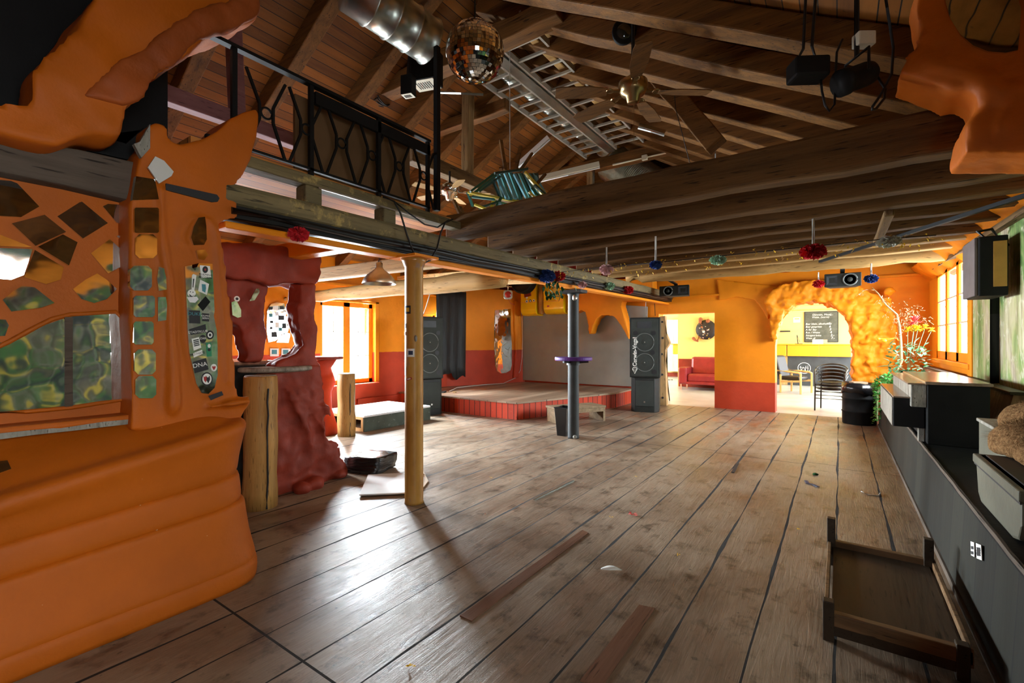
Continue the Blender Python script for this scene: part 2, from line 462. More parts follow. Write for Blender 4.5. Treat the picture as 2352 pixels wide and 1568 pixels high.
def graffiti():
    s = NT('graffiti'); v = s.coord('World', (.3,1,1))
    a = s.noise(v, 1.7, 4, .6, 1.2); b = s.noise(s.coord('World', (.3,.8,1.2)), 2.6, 3, .5, 2.2); c = s.noise(s.coord('World', (.3,1.4,.4)), 4, 5, .65, .5)
    col = s.ramp(a, [(.28, (.004,.006,.008)), (.45, (.008,.014,.008)), (.51, (.03,.13,.01)), (.56, (.05,.05,.012)), (.66, (.09,.075,.045)), (.80, (.02,.015,.02))])
    col = s.mix(s.ramp(b, [(.60, (0,0,0)), (.62, (1,1,1))]), col, (.50,.36,.02))
    col = s.mix(s.ramp(b, [(.36, (1,1,1)), (.38, (0,0,0))]), col, (.010,.012,.018))
    line = s.ramp(s.math('ABSOLUTE', s.math('SUBTRACT', c, .5)), [(.006, (1,1,1)), (.014, (0,0,0))])
    col = s.mix(s.math('MULTIPLY', line, .6), col, (.40,.36,.28))
    grain = s.noise(s.coord('World', (6,6,.6)), 3, 5, .6)
    col = s.mix(.6, col, s.ramp(grain, [(.3, (.45,.42,.38)), (.6, (1,1,1))]), 'MULTIPLY')
    s.out(col, .6, 0, .3); s.bump(grain, .2, .01)
    MATS['graffiti'] = s.m
graffiti()
def graffiti_pale():
    s = NT('graffiti_green'); v = s.coord('World', (.3,1,.8))
    a = s.noise(v, 2.2, 5, .62, .9); c = s.noise(s.coord('World', (.3,1.2,.5)), 3.2, 4, .6, .6)
    col = s.ramp(a, [(.30, (.05,.10,.035)), (.44, (.17,.27,.075)), (.54, (.33,.33,.15)), (.64, (.42,.36,.25)), (.78, (.26,.22,.19))])
    line = s.ramp(s.math('ABSOLUTE', s.math('SUBTRACT', c, .5)), [(.008, (1,1,1)), (.02, (0,0,0))])
    col = s.mix(s.math('MULTIPLY', line, .7), col, (.52,.50,.36))
    grain = s.noise(s.coord('World', (7,7,.6)), 3, 5, .65)
    col = s.mix(.7, col, s.ramp(grain, [(.32, (.30,.25,.18)), (.55, (1,1,1))]), 'MULTIPLY')
    s.out(col, .6, 0, .3); s.bump(grain, .25, .01)
    MATS['graffiti_green'] = s.m
graffiti_pale()
def galv(name, c, rough=.3):
    s = NT(name); v = s.coord('Object', (1,.4,1))
    f = s.noise(v, 9, 4, .6)
    s.out(s.ramp(f, [(.3, mul(c,.7)), (.7, c)]), rough, 1.0)
    s.bump(s.noise(s.coord('Object'), 4, 2), .2, .02)
    MATS[name] = s.m
galv('galvanised', (.55,.60,.54), .34)
galv('aluminium', (.62,.60,.54), .38)
galv('old_mirror', (.78,.80,.76), .05)
def chalk():
    s = NT('chalkboard'); f = s.noise(s.coord('Object', (1,1,2)), 3, 6, .7)
    s.out(s.ramp(f, [(.3, (.035,.038,.028)), (.75, (.115,.12,.09))]), .7); MATS['chalkboard'] = s.m
chalk()
def fur():
    s = NT('sheepskin'); f = s.noise(s.coord('Object'), 60, 5, .7)
    s.out(s.ramp(f, [(.3, (.10,.042,.012)), (.7, (.36,.20,.085))]), .9, 0, .1); s.bump(f, 1.0, .02); MATS['sheepskin'] = s.m
fur()
def curtain():
    s = NT('curtain_cloth'); f = s.noise(s.coord('Object', (1,6,.3)), 6, 4, .6)
    s.out(s.ramp(f, [(.3, (.010,.010,.010)), (.8, (.040,.042,.040))]), .55, 0, .4); s.bump(f, .4, .02); MATS['curtain_cloth'] = s.m
curtain()
def piano_top():
    s = NT('worn_varnish'); f = s.noise(s.coord('Object', (1,5,1)), 3, 6, .7, .5)
    s.out(s.ramp(f, [(.3, (.10,.055,.03)), (.7, (.34,.26,.19))]), .2, 0, .6); MATS['worn_varnish'] = s.m
piano_top()
def pole_paint():
    s = NT('pole_paint'); v = s.coord('Object', (1,1,.4)); f = s.noise(v, 5, 5, .6)
    col = s.ramp(f, [(.3, (.30,.13,.022)), (.55, (.50,.25,.05)), (.75, (.55,.33,.10))])
    g = s.noise(s.coord('Object', (1,1,.6)), 7, 5, .6)
    col = s.mix(s.ramp(g, [(.62, (0,0,0)), (.70, (.8,.8,.8))]), col, (.30,.20,.17))
    s.out(col, .3, 0, .5); s.bump(g, .15, .01); MATS['pole_paint'] = s.m
pole_paint()

# ------------------------------------------------------------------ the setting
XL, XR, YF, YB = -7.8, 1.25, 10.55, -2.6      # inner faces
RIDGE_X, RIDGE_Z, SL = -3.5, 5.43, .57
def roof_z(x): return RIDGE_Z - SL * abs(x - RIDGE_X)

bm = mb(); box(bm, (XL-.3, YB-.2, -.12), (XR+.04, YF, 0)); struct(obj('floor', bm, M['floor_boards']), 'worn plank floor of the hall')
# left wall with window opening (window Y 5.05..6.25, z .55..2.15) and a small high one behind the speaker
def wall_x(name, x0, x1, y0, y1, z0, z1, holes, mat):
    bm = mb(); ys = sorted({y0, y1, *[h[0] for h in holes], *[h[1] for h in holes]})
    for a, b in zip(ys, ys[1:]):
        hs = sorted([(h[2], h[3]) for h in holes if h[0] <= a and h[1] >= b])
        z = z0
        for h0, h1 in hs:
            if h0 > z: box(bm, (x0, a, z), (x1, b, h0))
            z = h1
        if z1 > z: box(bm, (x0, a, z), (x1, b, z1))
    return struct(obj(name, bm, mat))
WIN1 = (5.02, 6.24, .57, 2.16); WINS = (7.62, 8.02, 1.62, 2.02); WINH = (2.2, 3.4, .57, 2.16)
wall_x('wall_left', XL-.32, XL, YB, YF+.2, 0, 3.05, [WIN1, WINS, WINH], M['wall_paint_left'])
WIN2 = (7.46, 9.78, 1.14, 2.48); WINN = (-.95, .65, 1.2, 2.15)
wall_x('wall_right', XR, XR+.04, YB, YF+.2, 0, 2.78, [WIN2, WINN], M['orange'])
# far wall: doorway X -3.35..-2.16 up to 2.02, arch X -1.04..0.22
bm = mb()
def wy(x0, x1, z0, z1, y0=YF, y1=YF+.32): box(bm, (x0, y0, z0), (x1, y1, z1))
wy(XL-.3, -3.34, 0, 2.75); wy(-3.34, -2.16, 2.02, 2.75); wy(-2.16, -1.04, 0, 2.75); wy(.20, XR+.04, 0, 2.75)
arch = [(-1.04, 1.30), (-1.02, 1.52), (-.93, 1.80), (-.78, 2.02), (-.58, 2.15), (-.38, 2.19), (-.16, 2.12), (.03, 1.95), (.13, 1.74), (.18, 1.5), (.20, 1.30)]
n = len(arch)
for (x0, z0), (x1, z1) in zip(arch, arch[1:]):
    vs = [bm.verts.new((x, y, z)) for y in (YF, YF+.32) for x, z in ((x0, z0), (x1, z1), (x1, 2.75), (x0, 2.75))]
    for f in ((0,1,2,3), (7,6,5,4), (0,4,5,1), (3,2,6,7), (1,5,6,2), (0,3,7,4)): bm.faces.new([vs[i] for i in f])
pts = [(XL-.3, 2.75), (XR+.04, 2.75), (RIDGE_X, RIDGE_Z+.1)]
prism(bm, [(x, YF, z) for x, z in pts], (0, .32, 0))
struct(obj('wall_far', bm, M['wall_paint_far']), 'orange and red far wall with doorway and rough arch')
bm = mb(); box(bm, (XL-.3, YB-.25, 0), (XR+.3, YB, 2.8)); prism(bm, [(XL-.3, YB-.25, 2.75), (XR+.3, YB-.25, 2.75), (RIDGE_X, YB-.25, RIDGE_Z+.1)], (0, .25, 0))
struct(obj('wall_back', bm, M['orange_dim']))
# roof
for nm, xe in (('ceiling', XR+.35), ('ceiling', XL-.4)):
    bm = mb(); ze = roof_z(xe)
    vs = []
    for y in (YB-.3, YF+.3):
        for x, z in ((RIDGE_X, RIDGE_Z), (xe, ze), (xe, ze+.08), (RIDGE_X, RIDGE_Z+.08)): vs.append(bm.verts.new((x, y, z)))
    for f in ((0,1,2,3), (7,6,5,4), (0,4,5,1), (3,2,6,7), (1,5,6,2), (0,3,7,4)): bm.faces.new([vs[i] for i in f])
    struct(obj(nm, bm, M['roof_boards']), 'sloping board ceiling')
# wall top infill right between wall and roof, orange trim
bm = mb(); box(bm, (XL, 3.2, 2.46), (XL+.05, YF, 2.50)); struct(obj('trim_1', bm, M['orange']), 'ledge moulding along the left wall')
bm = mb(); box(bm, (XL, 5.8, 0), (XL+.05, 6.95, .27), 0); struct(obj('baseboard_left', bm, M['red'], bevel=.01))
bm = mb(); box(bm, (-3.0, YF-.035, 2.36), (-1.0, YF, 2.40)); box(bm, (.55, YF-.05, 2.52), (XR, YF, 2.56)); struct(obj('trim_2', bm, M['orange']), 'thin orange moulding over the far wall openings')

# window_1: orange casement in the left wall
def window_left():
    y0, y1, z0, z1 = WIN1; x = XL-.14
    bm = mb(); fw = .09
    for a, b in (((y0, z0), (y1, z0+fw)), ((y0, z1-fw), (y1, z1)), ((y0, z0), (y0+fw, z1)), ((y1-fw, z0), (y1, z1)), (((y0+y1)/2-.075, z0), ((y0+y1)/2+.075, z1))):
        box(bm, (x, a[0], a[1]), (x+.07, b[0], b[1]))
    w = struct(obj('window_1', bm, M['orange'], bevel=.008), 'orange two-leaf casement window')
    bm = mb()
    for yy in (y0+.33, y1-.33): box(bm, (x+.02, yy-.008, z0+fw), (x+.045, yy+.008, z1-fw))
    for zz in (z0+.55, z0+1.02): box(bm, (x+.02, y0+fw, zz-.008), (x+.045, y1-fw, zz+.008))
    obj('glazing_bar', bm, M['white'], w)
    for ya_, yb_ in ((y0+fw, (y0+y1)/2-.075), ((y0+y1)/2+.075, y1-fw)):
        bm = mb(); box(bm, (x+.03, ya_, z0+fw), (x+.034, yb_, z1-fw)); obj('window_pane', bm, M['window_glass'], w)
    bm = mb(); box(bm, (XL-.16, y0-.05, z0-.04), (XL+.10, y1+.05, z0)); obj('window_sill', bm, M['red'], w, bevel=.01)
    # plaster rim around the opening
    bm = mb()
    box(bm, (XL-.02, y0-.10, z1), (XL+.03, y1+.11, z1+.05)); box(bm, (XL-.02, y1, z0), (XL+.03, y1+.10, z1+.05))
    obj('window_rim', bm, M['orange'], w, bevel=.015)
window_left()
bm = mb(); y0, y1, z0, z1 = WINS
for a, b in (((y0, z0), (y1, z0+.05)), ((y0, z1-.05), (y1, z1)), ((y0, z0), (y0+.05, z1)), ((y1-.05, z0), (y1, z1)), ((y0, z0+.18), (y1, z0+.24))): box(bm, (XL-.1, a[0], a[1]), (XL-.05, b[0], b[1]))
struct(obj('window_3', bm, M['orange']), 'small orange window above the left loudspeaker')
bm = mb(); y0, y1, z0, z1 = WINH
for a, b in (((y0, z0), (y1, z0+.08)), ((y0, z1-.08), (y1, z1)), ((y0, z0), (y0+.08, z1)), ((y1-.08, z0), (y1, z1)), (((y0+y1)/2-.06, z0), ((y0+y1)/2+.06, z1))): box(bm, (XL-.14, a[0], a[1]), (XL-.07, b[0], b[1]))
struct(obj('window_4', bm, M['orange'], bevel=.006), 'orange casement window hidden behind the red rock bar')
bm = mb(); y0, y1, z0, z1 = WINN
for a, b in (((y0, z0), (y1, z0+.07)), ((y0, z1-.07), (y1, z1)), ((y0, z0), (y0+.07, z1)), ((y1-.07, z0), (y1, z1)), (((y0+y1)/2-.05, z0), ((y0+y1)/2+.05, z1))): box(bm, (XR+.0, a[0], a[1]), (XR+.03, b[0], b[1]))
struct(obj('window_5', bm, M['orange'], bevel=.006), 'small window in the graffiti wall beside the camera')
def window_right():
    y0, y1, z0, z1 = WIN2; x = XR-.005
    bm = mb(); k = (y1-y0)/3
    box(bm, (x, y0, z0), (x+.03, y1, z0+.12)); box(bm, (x, y0, z1-.10), (x+.03, y1, z1))
    for i in range(4): box(bm, (x, y0+i*k-.075, z0), (x+.03, y0+i*k+.075, z1))
    w = struct(obj('window_2', bm, M['orange'], bevel=.006), 'three-light orange window in the right wall')
    bm = mb()
    for i in range(3):
        for zz in (z0+.50, z0+.86): box(bm, (x+.005, y0+i*k+.075, zz-.012), (x+.025, y0+(i+1)*k-.075, zz+.012))
    obj('glazing_bar', bm, M['off_white'], w)
    for i in range(3):
        bm = mb(); box(bm, (x+.012, y0+i*k+.075, z0+.12), (x+.016, y0+(i+1)*k-.075, z1-.10)); obj('window_pane', bm, M['window_glass'], w)
    bm = mb(); box(bm, (XR-.06, y0-.15, z0-.06), (XR+.05, y1+.1, z0)); obj('window_sill', bm, M['orange'], w, bevel=.01)
    bm = mb(); box(bm, (XR-.03, y0-.15, z1), (XR+.02, y1+.15, z1+.10)); obj('window_head', bm, M['orange'], w, bevel=.01)
window_right()
# graffiti panelling on the right wall
bm = mb()
for a, b in (((YB,0),(WINN[0],2.35)), ((WINN[1],0),(4.2,2.35)), ((WINN[0],0),(WINN[1],WINN[2])), ((WINN[0],WINN[3]),(WINN[1],2.35))): box(bm, (XR-.03, a[0], a[1]), (XR+.001, b[0], b[1]))
struct(obj('wall_right_panelling', bm, M['graffiti']), 'boards painted with green and yellow graffiti')
bm = mb(); box(bm, (XR-.03, 4.2, .5), (XR+.001, 7.22, 2.42)); struct(obj('wall_right_boards', bm, M['graffiti_green']), 'wall boards painted green and cream')
bm = mb(); box(bm, (XR-.045, 7.22, 1.0), (XR, 7.42, 2.45)); struct(obj('trim_3', bm, M['orange'], bevel=.006), 'orange upright beside the right window')

# ------------------------------------------------------------------ the bar room beyond
AY = 19.0
bm = mb(); box(bm, (-7.5, YF, -.12), (1.29, AY+.1, -.005)); struct(obj('floor_bar_room', bm, M['grey_floor']), 'grey floor of the bar room')
bm = mb(); box(bm, (-7.5, AY, 0), (1.29, AY+.2, 2.72)); struct(obj('wall_bar_room', bm, M['yellow_wall']))
bm = mb(); box(bm, (-7.5, YF+.32, 2.62), (1.29, AY, 2.72)); struct(obj('ceiling_bar_room', bm, M['yellow_wall']))
bm = mb(); box(bm, (-4.15, 15.0, 0), (-2.2, 15.15, 2.62)); struct(obj('wall_sofa_side', bm, M['yellow_wall']), 'cream wall behind the red sofa')
bm = mb(); box(bm, (-4.12, 14.97, 0), (-2.25, 15.0, .86)); struct(obj('baseboard_sofa_side', bm, M['maroon']), 'dark red dado behind the sofa')
# side walls of the bar room, with big windows
wall_x('wall_bar_room_left', -7.6, -7.4, YF+.33, AY, 0, 2.62, [(11.4, 14.0, .8, 2.3), (15.2, 18.2, .8, 2.3)], M['yellow_wall'])
wall_x('wall_bar_room_right', 1.21, 1.29, YF+.33, AY, 0, 2.62, [(11.2, 14.0, .5, 2.3), (15.0, 18.2, .5, 2.3)], M['yellow_wall'])
# ------------------------------------------------------------------ timber
def timber(name, p, q, w, h, mat, label, cat='beam', group=None, segs=8, wob=.05, up=(0,0,1), bevel=.012):
    bm = mb(); beam(bm, p, q, w, h, up, segs, wob)
    return tag(obj(name, bm, mat, bevel=bevel), label, cat, group)
ORD = ['first','second','third','fourth','fifth','sixth','seventh','eighth','ninth','tenth','eleventh','twelfth','thirteenth','fourteenth','fifteenth']
# joists spanning from the long beam to the right wall
JY = [3.58, 4.28, 4.76, 5.32, 5.88, 6.44, 6.98, 7.62, 8.42]
jl = ['nearest and thickest dark joist, spanning to the right wall above the dance floor', 'second dark joist from the camera, just behind the thickest one', 'third dark joist from the camera, under the short grey bridging board',
      'fourth dark joist from the camera, carrying the rod of the big red pompom', 'fifth dark joist from the camera, in the middle of the row', 'sixth joist from the camera, brown and partly lit',
      'seventh joist from the camera, third from the far end', 'pale brown joist just in front of the farthest round one', 'farthest joist of the row, a round yellowish log above the small speakers']
for i, y in enumerate(JY):
    w = .17 if i < 2 else .15; h = .25 if i < 2 else .21
    zb = 2.43 + (0 if i < 3 else .01*i)
    if i < 8:
        timber('ceiling_joist', (-3.28, y, zb+h/2), (XR+.1, y+random.uniform(-.05,.05), zb+h/2+.02), w, h, M['beam_x'] if i < 6 else M['beam_pale'], jl[i], 'joist', 'joists over the dance floor', segs=14, wob=.07, bevel=.02)
    else:
        bm = mb(); n = 16; pts = [(-3.25+(XR+3.3)*k/n, y+random.uniform(-.015,.015), zb+.07+random.uniform(-.012,.012)) for k in range(n+1)]
        tube(bm, pts, .105, 12, rs=[.105+random.uniform(-.01,.01) for _ in pts])
        tag(obj('ceiling_joist', bm, M['beam_pale'], smooth=True), jl[i], 'joist', 'joists over the dance floor')
timber('bridging_board', (-1.35, 4.35, 2.66), (-1.35, 5.45, 2.66), .42, .03, M['plank_grey'], 'short grey board lying across the joists above the dance floor', 'board', segs=3)
timber('bridging_board', (.32, 4.7, 2.405), (.32, 6.1, 2.425), .07, .05, M['beam_y'], 'short dark batten fixed under the joists towards the right wall', 'board', segs=3)
# the long beam along X=-3.1 with rail and cables below
lb = timber('long_beam', (-3.12, 1.30, 2.300), (-3.12, YF+.1, 2.42), .20, .13, M['beam_green'], 'long weathered greenish beam running from the orange column to the far wall', 'beam', segs=20, wob=.05, bevel=.03)
bm = mb(); beam(bm, (-3.12, 1.32, 2.185), (-3.12, YF, 2.305), .14, .05); beam(bm, (-3.115, 1.32, 2.222), (-3.115, YF, 2.342), .17, .02); curtain_track = tag(obj('curtain_track', bm, M['metal_black']), 'black track and trunking fixed under the long greenish beam', 'track')
bm = mb(); tube(bm, [(-3.02, 1.35+k*.46, 2.195+.006*k+.006*math.sin(k*2.1)) for k in range(20)], .022, 8); obj('cable', bm, M['metal_black'], curtain_track, smooth=True)
bm = mb(); tube(bm, [(-3.06, 1.35+k*.46, 2.155+.006*k+.008*math.sin(k*1.3)) for k in range(13)], .012, 6); obj('cable', bm, M['metal_black'], curtain_track, smooth=True)
timber('lower_beam', (-3.17, 1.35, 2.125), (-3.17, YF, 2.24), .14, .045, M['orange'], 'orange painted board along the underside of the long beam', 'beam', segs=4, wob=.02)
# cross beams of the left bay, under the gallery
timber('cross_beam', (XL, 3.45, 2.26), (-3.3, 3.45, 2.22), .14, .14, M['beam_pale'], 'pale beam over the red rock bar', 'beam', segs=6)
timber('cross_beam', (XL, 2.45, 2.30), (-3.3, 2.45, 2.24), .16, .14, M['orange'], 'orange painted beam above the red rock bar, close to the orange column', 'beam', segs=6)
bm = mb(); pts = [(-7.75+k*.37, 4.55+.02*math.sin(k), 2.16+random.uniform(-.012,.012)) for k in range(13)]
tube(bm, pts, .10, 12, rs=[.085+.035*min(1,k/8)+random.uniform(-.006,.006) for k in range(13)])
tag(obj('round_log_beam', bm, M['beam_pale'], smooth=True), 'round pale log spanning level in front of the stage curtain', 'beam')
for k, (y, lab) in enumerate(((5.6, 'slim pale batten above the stage, nearest of three'), (6.3, 'slim pale batten above the stage, middle one of three'), (7.0, 'slim pale batten above the stage, farthest of three'))):
    timber('ceiling_batten', (-7.7, y+1.2, 2.75), (-3.4, y, 2.42), .10, .08, M['beam_pale'], lab, 'batten', segs=4)

# gallery edge on X=-3.1
timber('gallery_plate', (-3.13, 1.40, 2.545), (-3.13, 3.85, 2.545), .13, .075, M['beam_green'], 'yellowish edge beam of the gallery, under the black railing', 'beam', segs=10, wob=.03)
for y, lab in ((1.93, 'short timber block between long beam and gallery edge, nearer one'), (2.62, 'short timber block between long beam and gallery edge, farther one')):
    timber('strut_block', (-3.14, y, 2.36), (-3.14, y, 2.51), .13, .13, M['beam_green'], lab, 'post', segs=2, wob=.0, up=(1,0,0))
timber('steel_rail', (-3.055, 1.95, 2.50), (-3.055, 3.0, 2.50), .008, .012, M['aluminium'], 'thin bright metal rail along the gallery edge', 'rail', segs=1, wob=0, bevel=0)
# railing
rl = thing('gallery_railing', 'black wrought iron gallery railing with hexagons and rings', 'railing', (-3.1, 2.3, 2.65))
RX = -3.10; zb, zt = 2.63, 3.24; ya, yb = 1.24, 3.10
bm = mb(); beam(bm, (RX, ya, zt), (RX, yb, zt), .05, .022); beam(bm, (RX, 1.95, zt-.085), (RX, yb, zt-.085), .03, .09); obj('top_rail', bm, M['rail_black'], rl)
bm = mb(); beam(bm, (RX, ya, zb), (RX, yb, zb), .03, .018); obj('bottom_rail', bm, M['rail_black'], rl)
for y in (1.40, 1.92, 2.52, 3.08):
    bm = mb(); beam(bm, (RX, y, 2.583), (RX, y, zt), .03, .03); obj('post', bm, M['rail_black'], rl)
k = 0; y = 1.46; dy = .285
zm = (zb+zt-.06)/2
while y < 2.95:
    yc = y + dy/2
    bm = mb(); r = .016
    A = (RX, y+.035, zt-.09); B = (RX, y+dy-.035, zt-.09); Cc = (RX, y+dy-.035, zb); D = (RX, y+.035, zb)
    L = (RX, y-.012+.05, zm); 
    for s_, (tp, bt) in ((-1, (A, D)), (1, (B, Cc))):
        mid = (RX, yc + s_*.045, zm); tp2 = (RX, yc + s_*(dy/2-.014), zt-.09); bt2 = (RX, yc + s_*(dy/2-.014), zb)
        beam(bm, tp2, (RX, mid[1], zm+.05), r, r); beam(bm, (RX, mid[1], zm+.05), (RX, mid[1], zm-.05), r, r); beam(bm, (RX, mid[1], zm-.05), bt2, r, r)
    obj('hexagon_bars', bm, M['rail_black'], rl)
    bm = mb(); tube(bm, [(RX, yc+.036*math.cos(a), zm+.036*math.sin(a)) for a in [2*PI*q/18 for q in range(18)]], .0075, 6, closed=True); obj('ring', bm, M['rail_black'], rl, smooth=True)
    y += dy
# gallery screen board and stuff behind
bm = mb(); box(bm, (-3.30, 1.90, 2.65), (-3.27, 3.02, 3.22)); tag(obj('screen_board', bm, M['brown_board'], bevel=.004), 'brown board leaning behind the gallery railing', 'board')
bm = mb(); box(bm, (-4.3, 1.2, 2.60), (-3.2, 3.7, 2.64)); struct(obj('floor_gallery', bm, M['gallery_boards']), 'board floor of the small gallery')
bm = mb(); ball(bm, (-3.36, 2.62, 2.67), .17, 2, (.35,1.3,.35)); jitter(bm, .03, 8, 3); tag(obj('white_cloth_roll', bm, M['white_card'], smooth=True), 'white cloth bundle lying behind the gallery railing', 'cloth')
bm = mb(); beam(bm, (-3.08, 3.18, 2.62), (-3.08, 3.18, 4.15), .045, .045); tag(obj('steel_post', bm, M['rail_black']), 'tall thin black steel post at the end of the gallery railing', 'post')
timber('painted_post', (-4.2, 1.95, 2.65), (-4.55, 2.05, 4.3), .11, .11, M['painted_pink'], 'pinkish painted timber brace rising behind the railing', 'post', segs=3, up=(0,1,0))
timber('painted_beam', (-4.3, 1.0, 3.32), (-4.3, 2.75, 3.32), .12, .13, M['painted_pink'], 'pinkish painted beam running level behind the railing', 'beam', segs=4)

# ------------------------------------------------------------------ roof timbers
ry = [-.9, -.2, .5, 1.2, 1.9, 2.5, 3.66, 4.25, 4.85, 5.5, 6.15, 6.8, 7.45, 8.1, 8.8, 9.5]
wd = ['first','second','third','fourth','fifth','sixth','seventh','eighth','ninth','tenth','eleventh','twelfth','thirteenth','fourteenth','fifteenth','sixteenth']
for i, y in enumerate(ry):
    w, h = (.17, .20)
    xe = XR+.1
    timber('roof_rafter', (RIDGE_X+.1, y, roof_z(RIDGE_X+.1)-h/2-.01), (xe, y, roof_z(xe)-h/2-.01), w, h, M['rafter'], wd[i]+' rafter from the camera end on the right roof slope', 'rafter', 'rafters of the right roof slope', segs=10, wob=.06, up=(0,1,0))
ryl = [-.6, .3, 1.2, 2.05, 2.86, 3.72, 4.55, 5.4, 6.2, 7.0, 7.8, 8.6, 9.4]
for i, y in enumerate(ryl):
    w, h = (.15, .20)
    xe = XL-.1
    timber('roof_rafter', (RIDGE_X-.1, y, roof_z(RIDGE_X-.1)-h/2-.01), (xe, y, roof_z(xe)-h/2-.01), h, w, M['rafter'], wd[i]+' rafter from the camera end on the left roof slope', 'rafter', 'rafters of the left roof slope', segs=10, wob=.06, up=(0,1,0))
timber('collar_beam', (-4.9, 4.12, 4.72), (-2.27, 4.12, 4.72), .20, .22, M['rafter'], 'heavy near collar beam the cables and mirror ball hang by', 'beam', segs=10, wob=.07)
timber('collar_beam', (-4.9, 8.2, 4.74), (-2.05, 8.2, 4.74), .17, .20, M['rafter'], 'far collar beam where the two ladders end', 'beam', segs=8)
timber('collar_beam', (-5.4, 5.2, 4.62), (-3.7, 5.2, 4.62), .14, .16, M['rafter'], 'collar beam behind the tall pale post, left roof side', 'beam', segs=6)
timber('king_post', (-4.25, 5.0, 3.72), (-4.25, 5.0, 4.86), .13, .13, M['beam_z'], 'pale upright timber post standing on the left purlin', 'post', segs=6, wob=.08, up=(1,0,0))
timber('purlin', (-4.25, 3.9, 3.64), (-4.25, 7.6, 3.64), .16, .16, M['beam_y'], 'timber purlin under the left roof slope, carrying the pale post', 'beam', segs=8)
timber('roof_brace', atD(1452, 100, 5.6), atD(1645, 335, 5.0), .17, .2, M['rafter'], 'thick slanting brace behind the large ceiling fan', 'beam', segs=8, wob=.07)
timber('roof_brace', atD(1330, 178, 6.2), atD(1450, 105, 5.7), .15, .17, M['rafter'], 'short brace left of the ceiling fan rod', 'beam', segs=5, wob=.07)
timber('roof_brace', atD(1440, 150, 5.5), atD(1570, 225, 5.7), .06, .10, M['rafter'], 'slim lath crossing behind the fan', 'beam', segs=3)
timber('roof_brace', atD(1490, 205, 6.4), atD(1640, 300, 6.2), .08, .12, M['rafter'], 'slim lath crossing behind the lower fan blades', 'beam', segs=3)
timber('roof_brace', atD(1562, 328, 8.6), atD(1700, 372, 8.2), .14, .16, M['rafter'], 'far strut running down right from the far collar beam', 'beam', segs=4)
timber('roof_brace', atD(1555, 338, 8.9), atD(1612, 395, 8.7), .07, .07, M['rafter'], 'thin raking strut under the far collar beam', 'beam', segs=2)
timber('roof_brace', atD(1530, 345, 9.2), atD(1610, 393, 8.9), .06, .06, M['rafter'], 'second thin raking strut under the far collar beam', 'beam', segs=2)
timber('hanging_post', (-3.92, 8.2, 4.66), (-3.92, 8.2, 3.7), .09, .09, M['beam_z'], 'dark upright post hanging from the far collar beam', 'post', segs=3)
bm = mb(); tube(bm, [(-3.80, 8.12, 4.66), (-3.80, 8.12, 3.7)], .022, 8); tag(obj('conduit_pipe', bm, M['chrome'], smooth=True), 'bright conduit pipe beside the dark post at the ladder ends', 'pipe')
bm = mb(); tube(bm, [(-3.4, 8.08, 4.63), (-2.3, 8.08, 4.63)], .018, 8); box(bm, (-2.85, 8.05, 4.59), (-2.76, 8.11, 4.67)); tag(obj('conduit_pipe', bm, M['off_white'], smooth=False), 'cream conduit with junction box under the far collar beam', 'pipe')

# ladders lying on the collar beams
def ladder(x, w, y0, y1, z, label, n):
    t = thing('ladder', label, 'ladder', (x, (y0+y1)/2, z), 'aluminium ladders stored in the roof')
    for s_ in (-1, 1):
        bm = mb(); beam(bm, (x+s_*w/2, y0, z+.03), (x+s_*w/2, y1, z+.03), .028, .075); obj('side_rail', bm, M['ladder_metal'], t)
    for i in range(n):
        yy = y0 + .15 + (y1-y0-.3)*i/(n-1)
        bm = mb(); beam(bm, (x-w/2, yy, z+.03), (x+w/2, yy, z+.03), .032, .032); obj('rung', bm, M['ladder_metal'], t)
ladder(-3.72, .44, 4.3, 8.1, 4.87, 'left aluminium ladder lying flat in the roof, below the ventilation duct', 14)
ladder(-3.05, .50, 4.15, 8.0, 4.87, 'right aluminium ladder lying flat in the roof', 14)
bm = mb(); box(bm, (-3.46, 4.3, 4.84), (-3.33, 8.0, 4.90)); tag(obj('cable_tray', bm, M['galvanised']), 'flat metal tray lying between the two ladders', 'tray')
for x, lab in ((-2.98, 'pale plank lying above the right ladder'), (-2.80, 'second pale plank above the right ladder, farther right')):
    timber('stored_plank', (x, 4.2, 4.98), (x, 7.6, 4.98), .10, .025, M['beam_pale'], lab, 'plank', segs=3)

# ventilation duct
dz = 5.12
dt = thing('ventilation_duct', 'round galvanised ventilation duct along the roof ridge, over the left ladder', 'duct', (-3.72, 5.4, dz))
def duct(bm, p, q, r, nseg):
    p = Vector(p); q = Vector(q); d = (q-p); pr = []
    L = d.length
    for i in range(nseg):
        h0 = L*i/nseg; h1 = L*(i+1)/nseg
        pr += [(r, h0+.012), (r, h1-.012), (r+.012, h1-.006), (r+.012, h1+.006)]
    lathe(bm, pr, p, 28, d)
bm = mb(); duct(bm, (-3.72, 4.3, dz), (-3.72, 8.4, dz), .145, 8); obj('pipe', bm, M['galvanised'], dt, smooth=True)
p, q = atD(800, -35, 4.0), atD(985, 95, 4.6)
dt = thing('ventilation_duct', 'fat galvanised duct end at the top of the picture, left of the mirror ball', 'duct', q)
bm = mb(); duct(bm, p, q, .21, 4); obj('pipe', bm, M['galvanised'], dt, smooth=True)
bm = mb(); lathe(bm, [(.205, 0), (.15, .01), (.1, .03)], q, 24, q-p); obj('grille_end', bm, M['galv_dark'], dt)
p, q = atD(1405, 372, 9.9), atD(1560, 470, 8.9)
bm = mb(); d = q-p; pr = []
for i in range(46): pr += [(.37, d.length*i/46), (.395, d.length*(i+.5)/46)]
lathe(bm, pr, p, 28, d)
tag(obj('flexible_duct', bm, M['galvanised'], smooth=False), 'fat ribbed flexible duct beyond the far collar beam', 'duct')
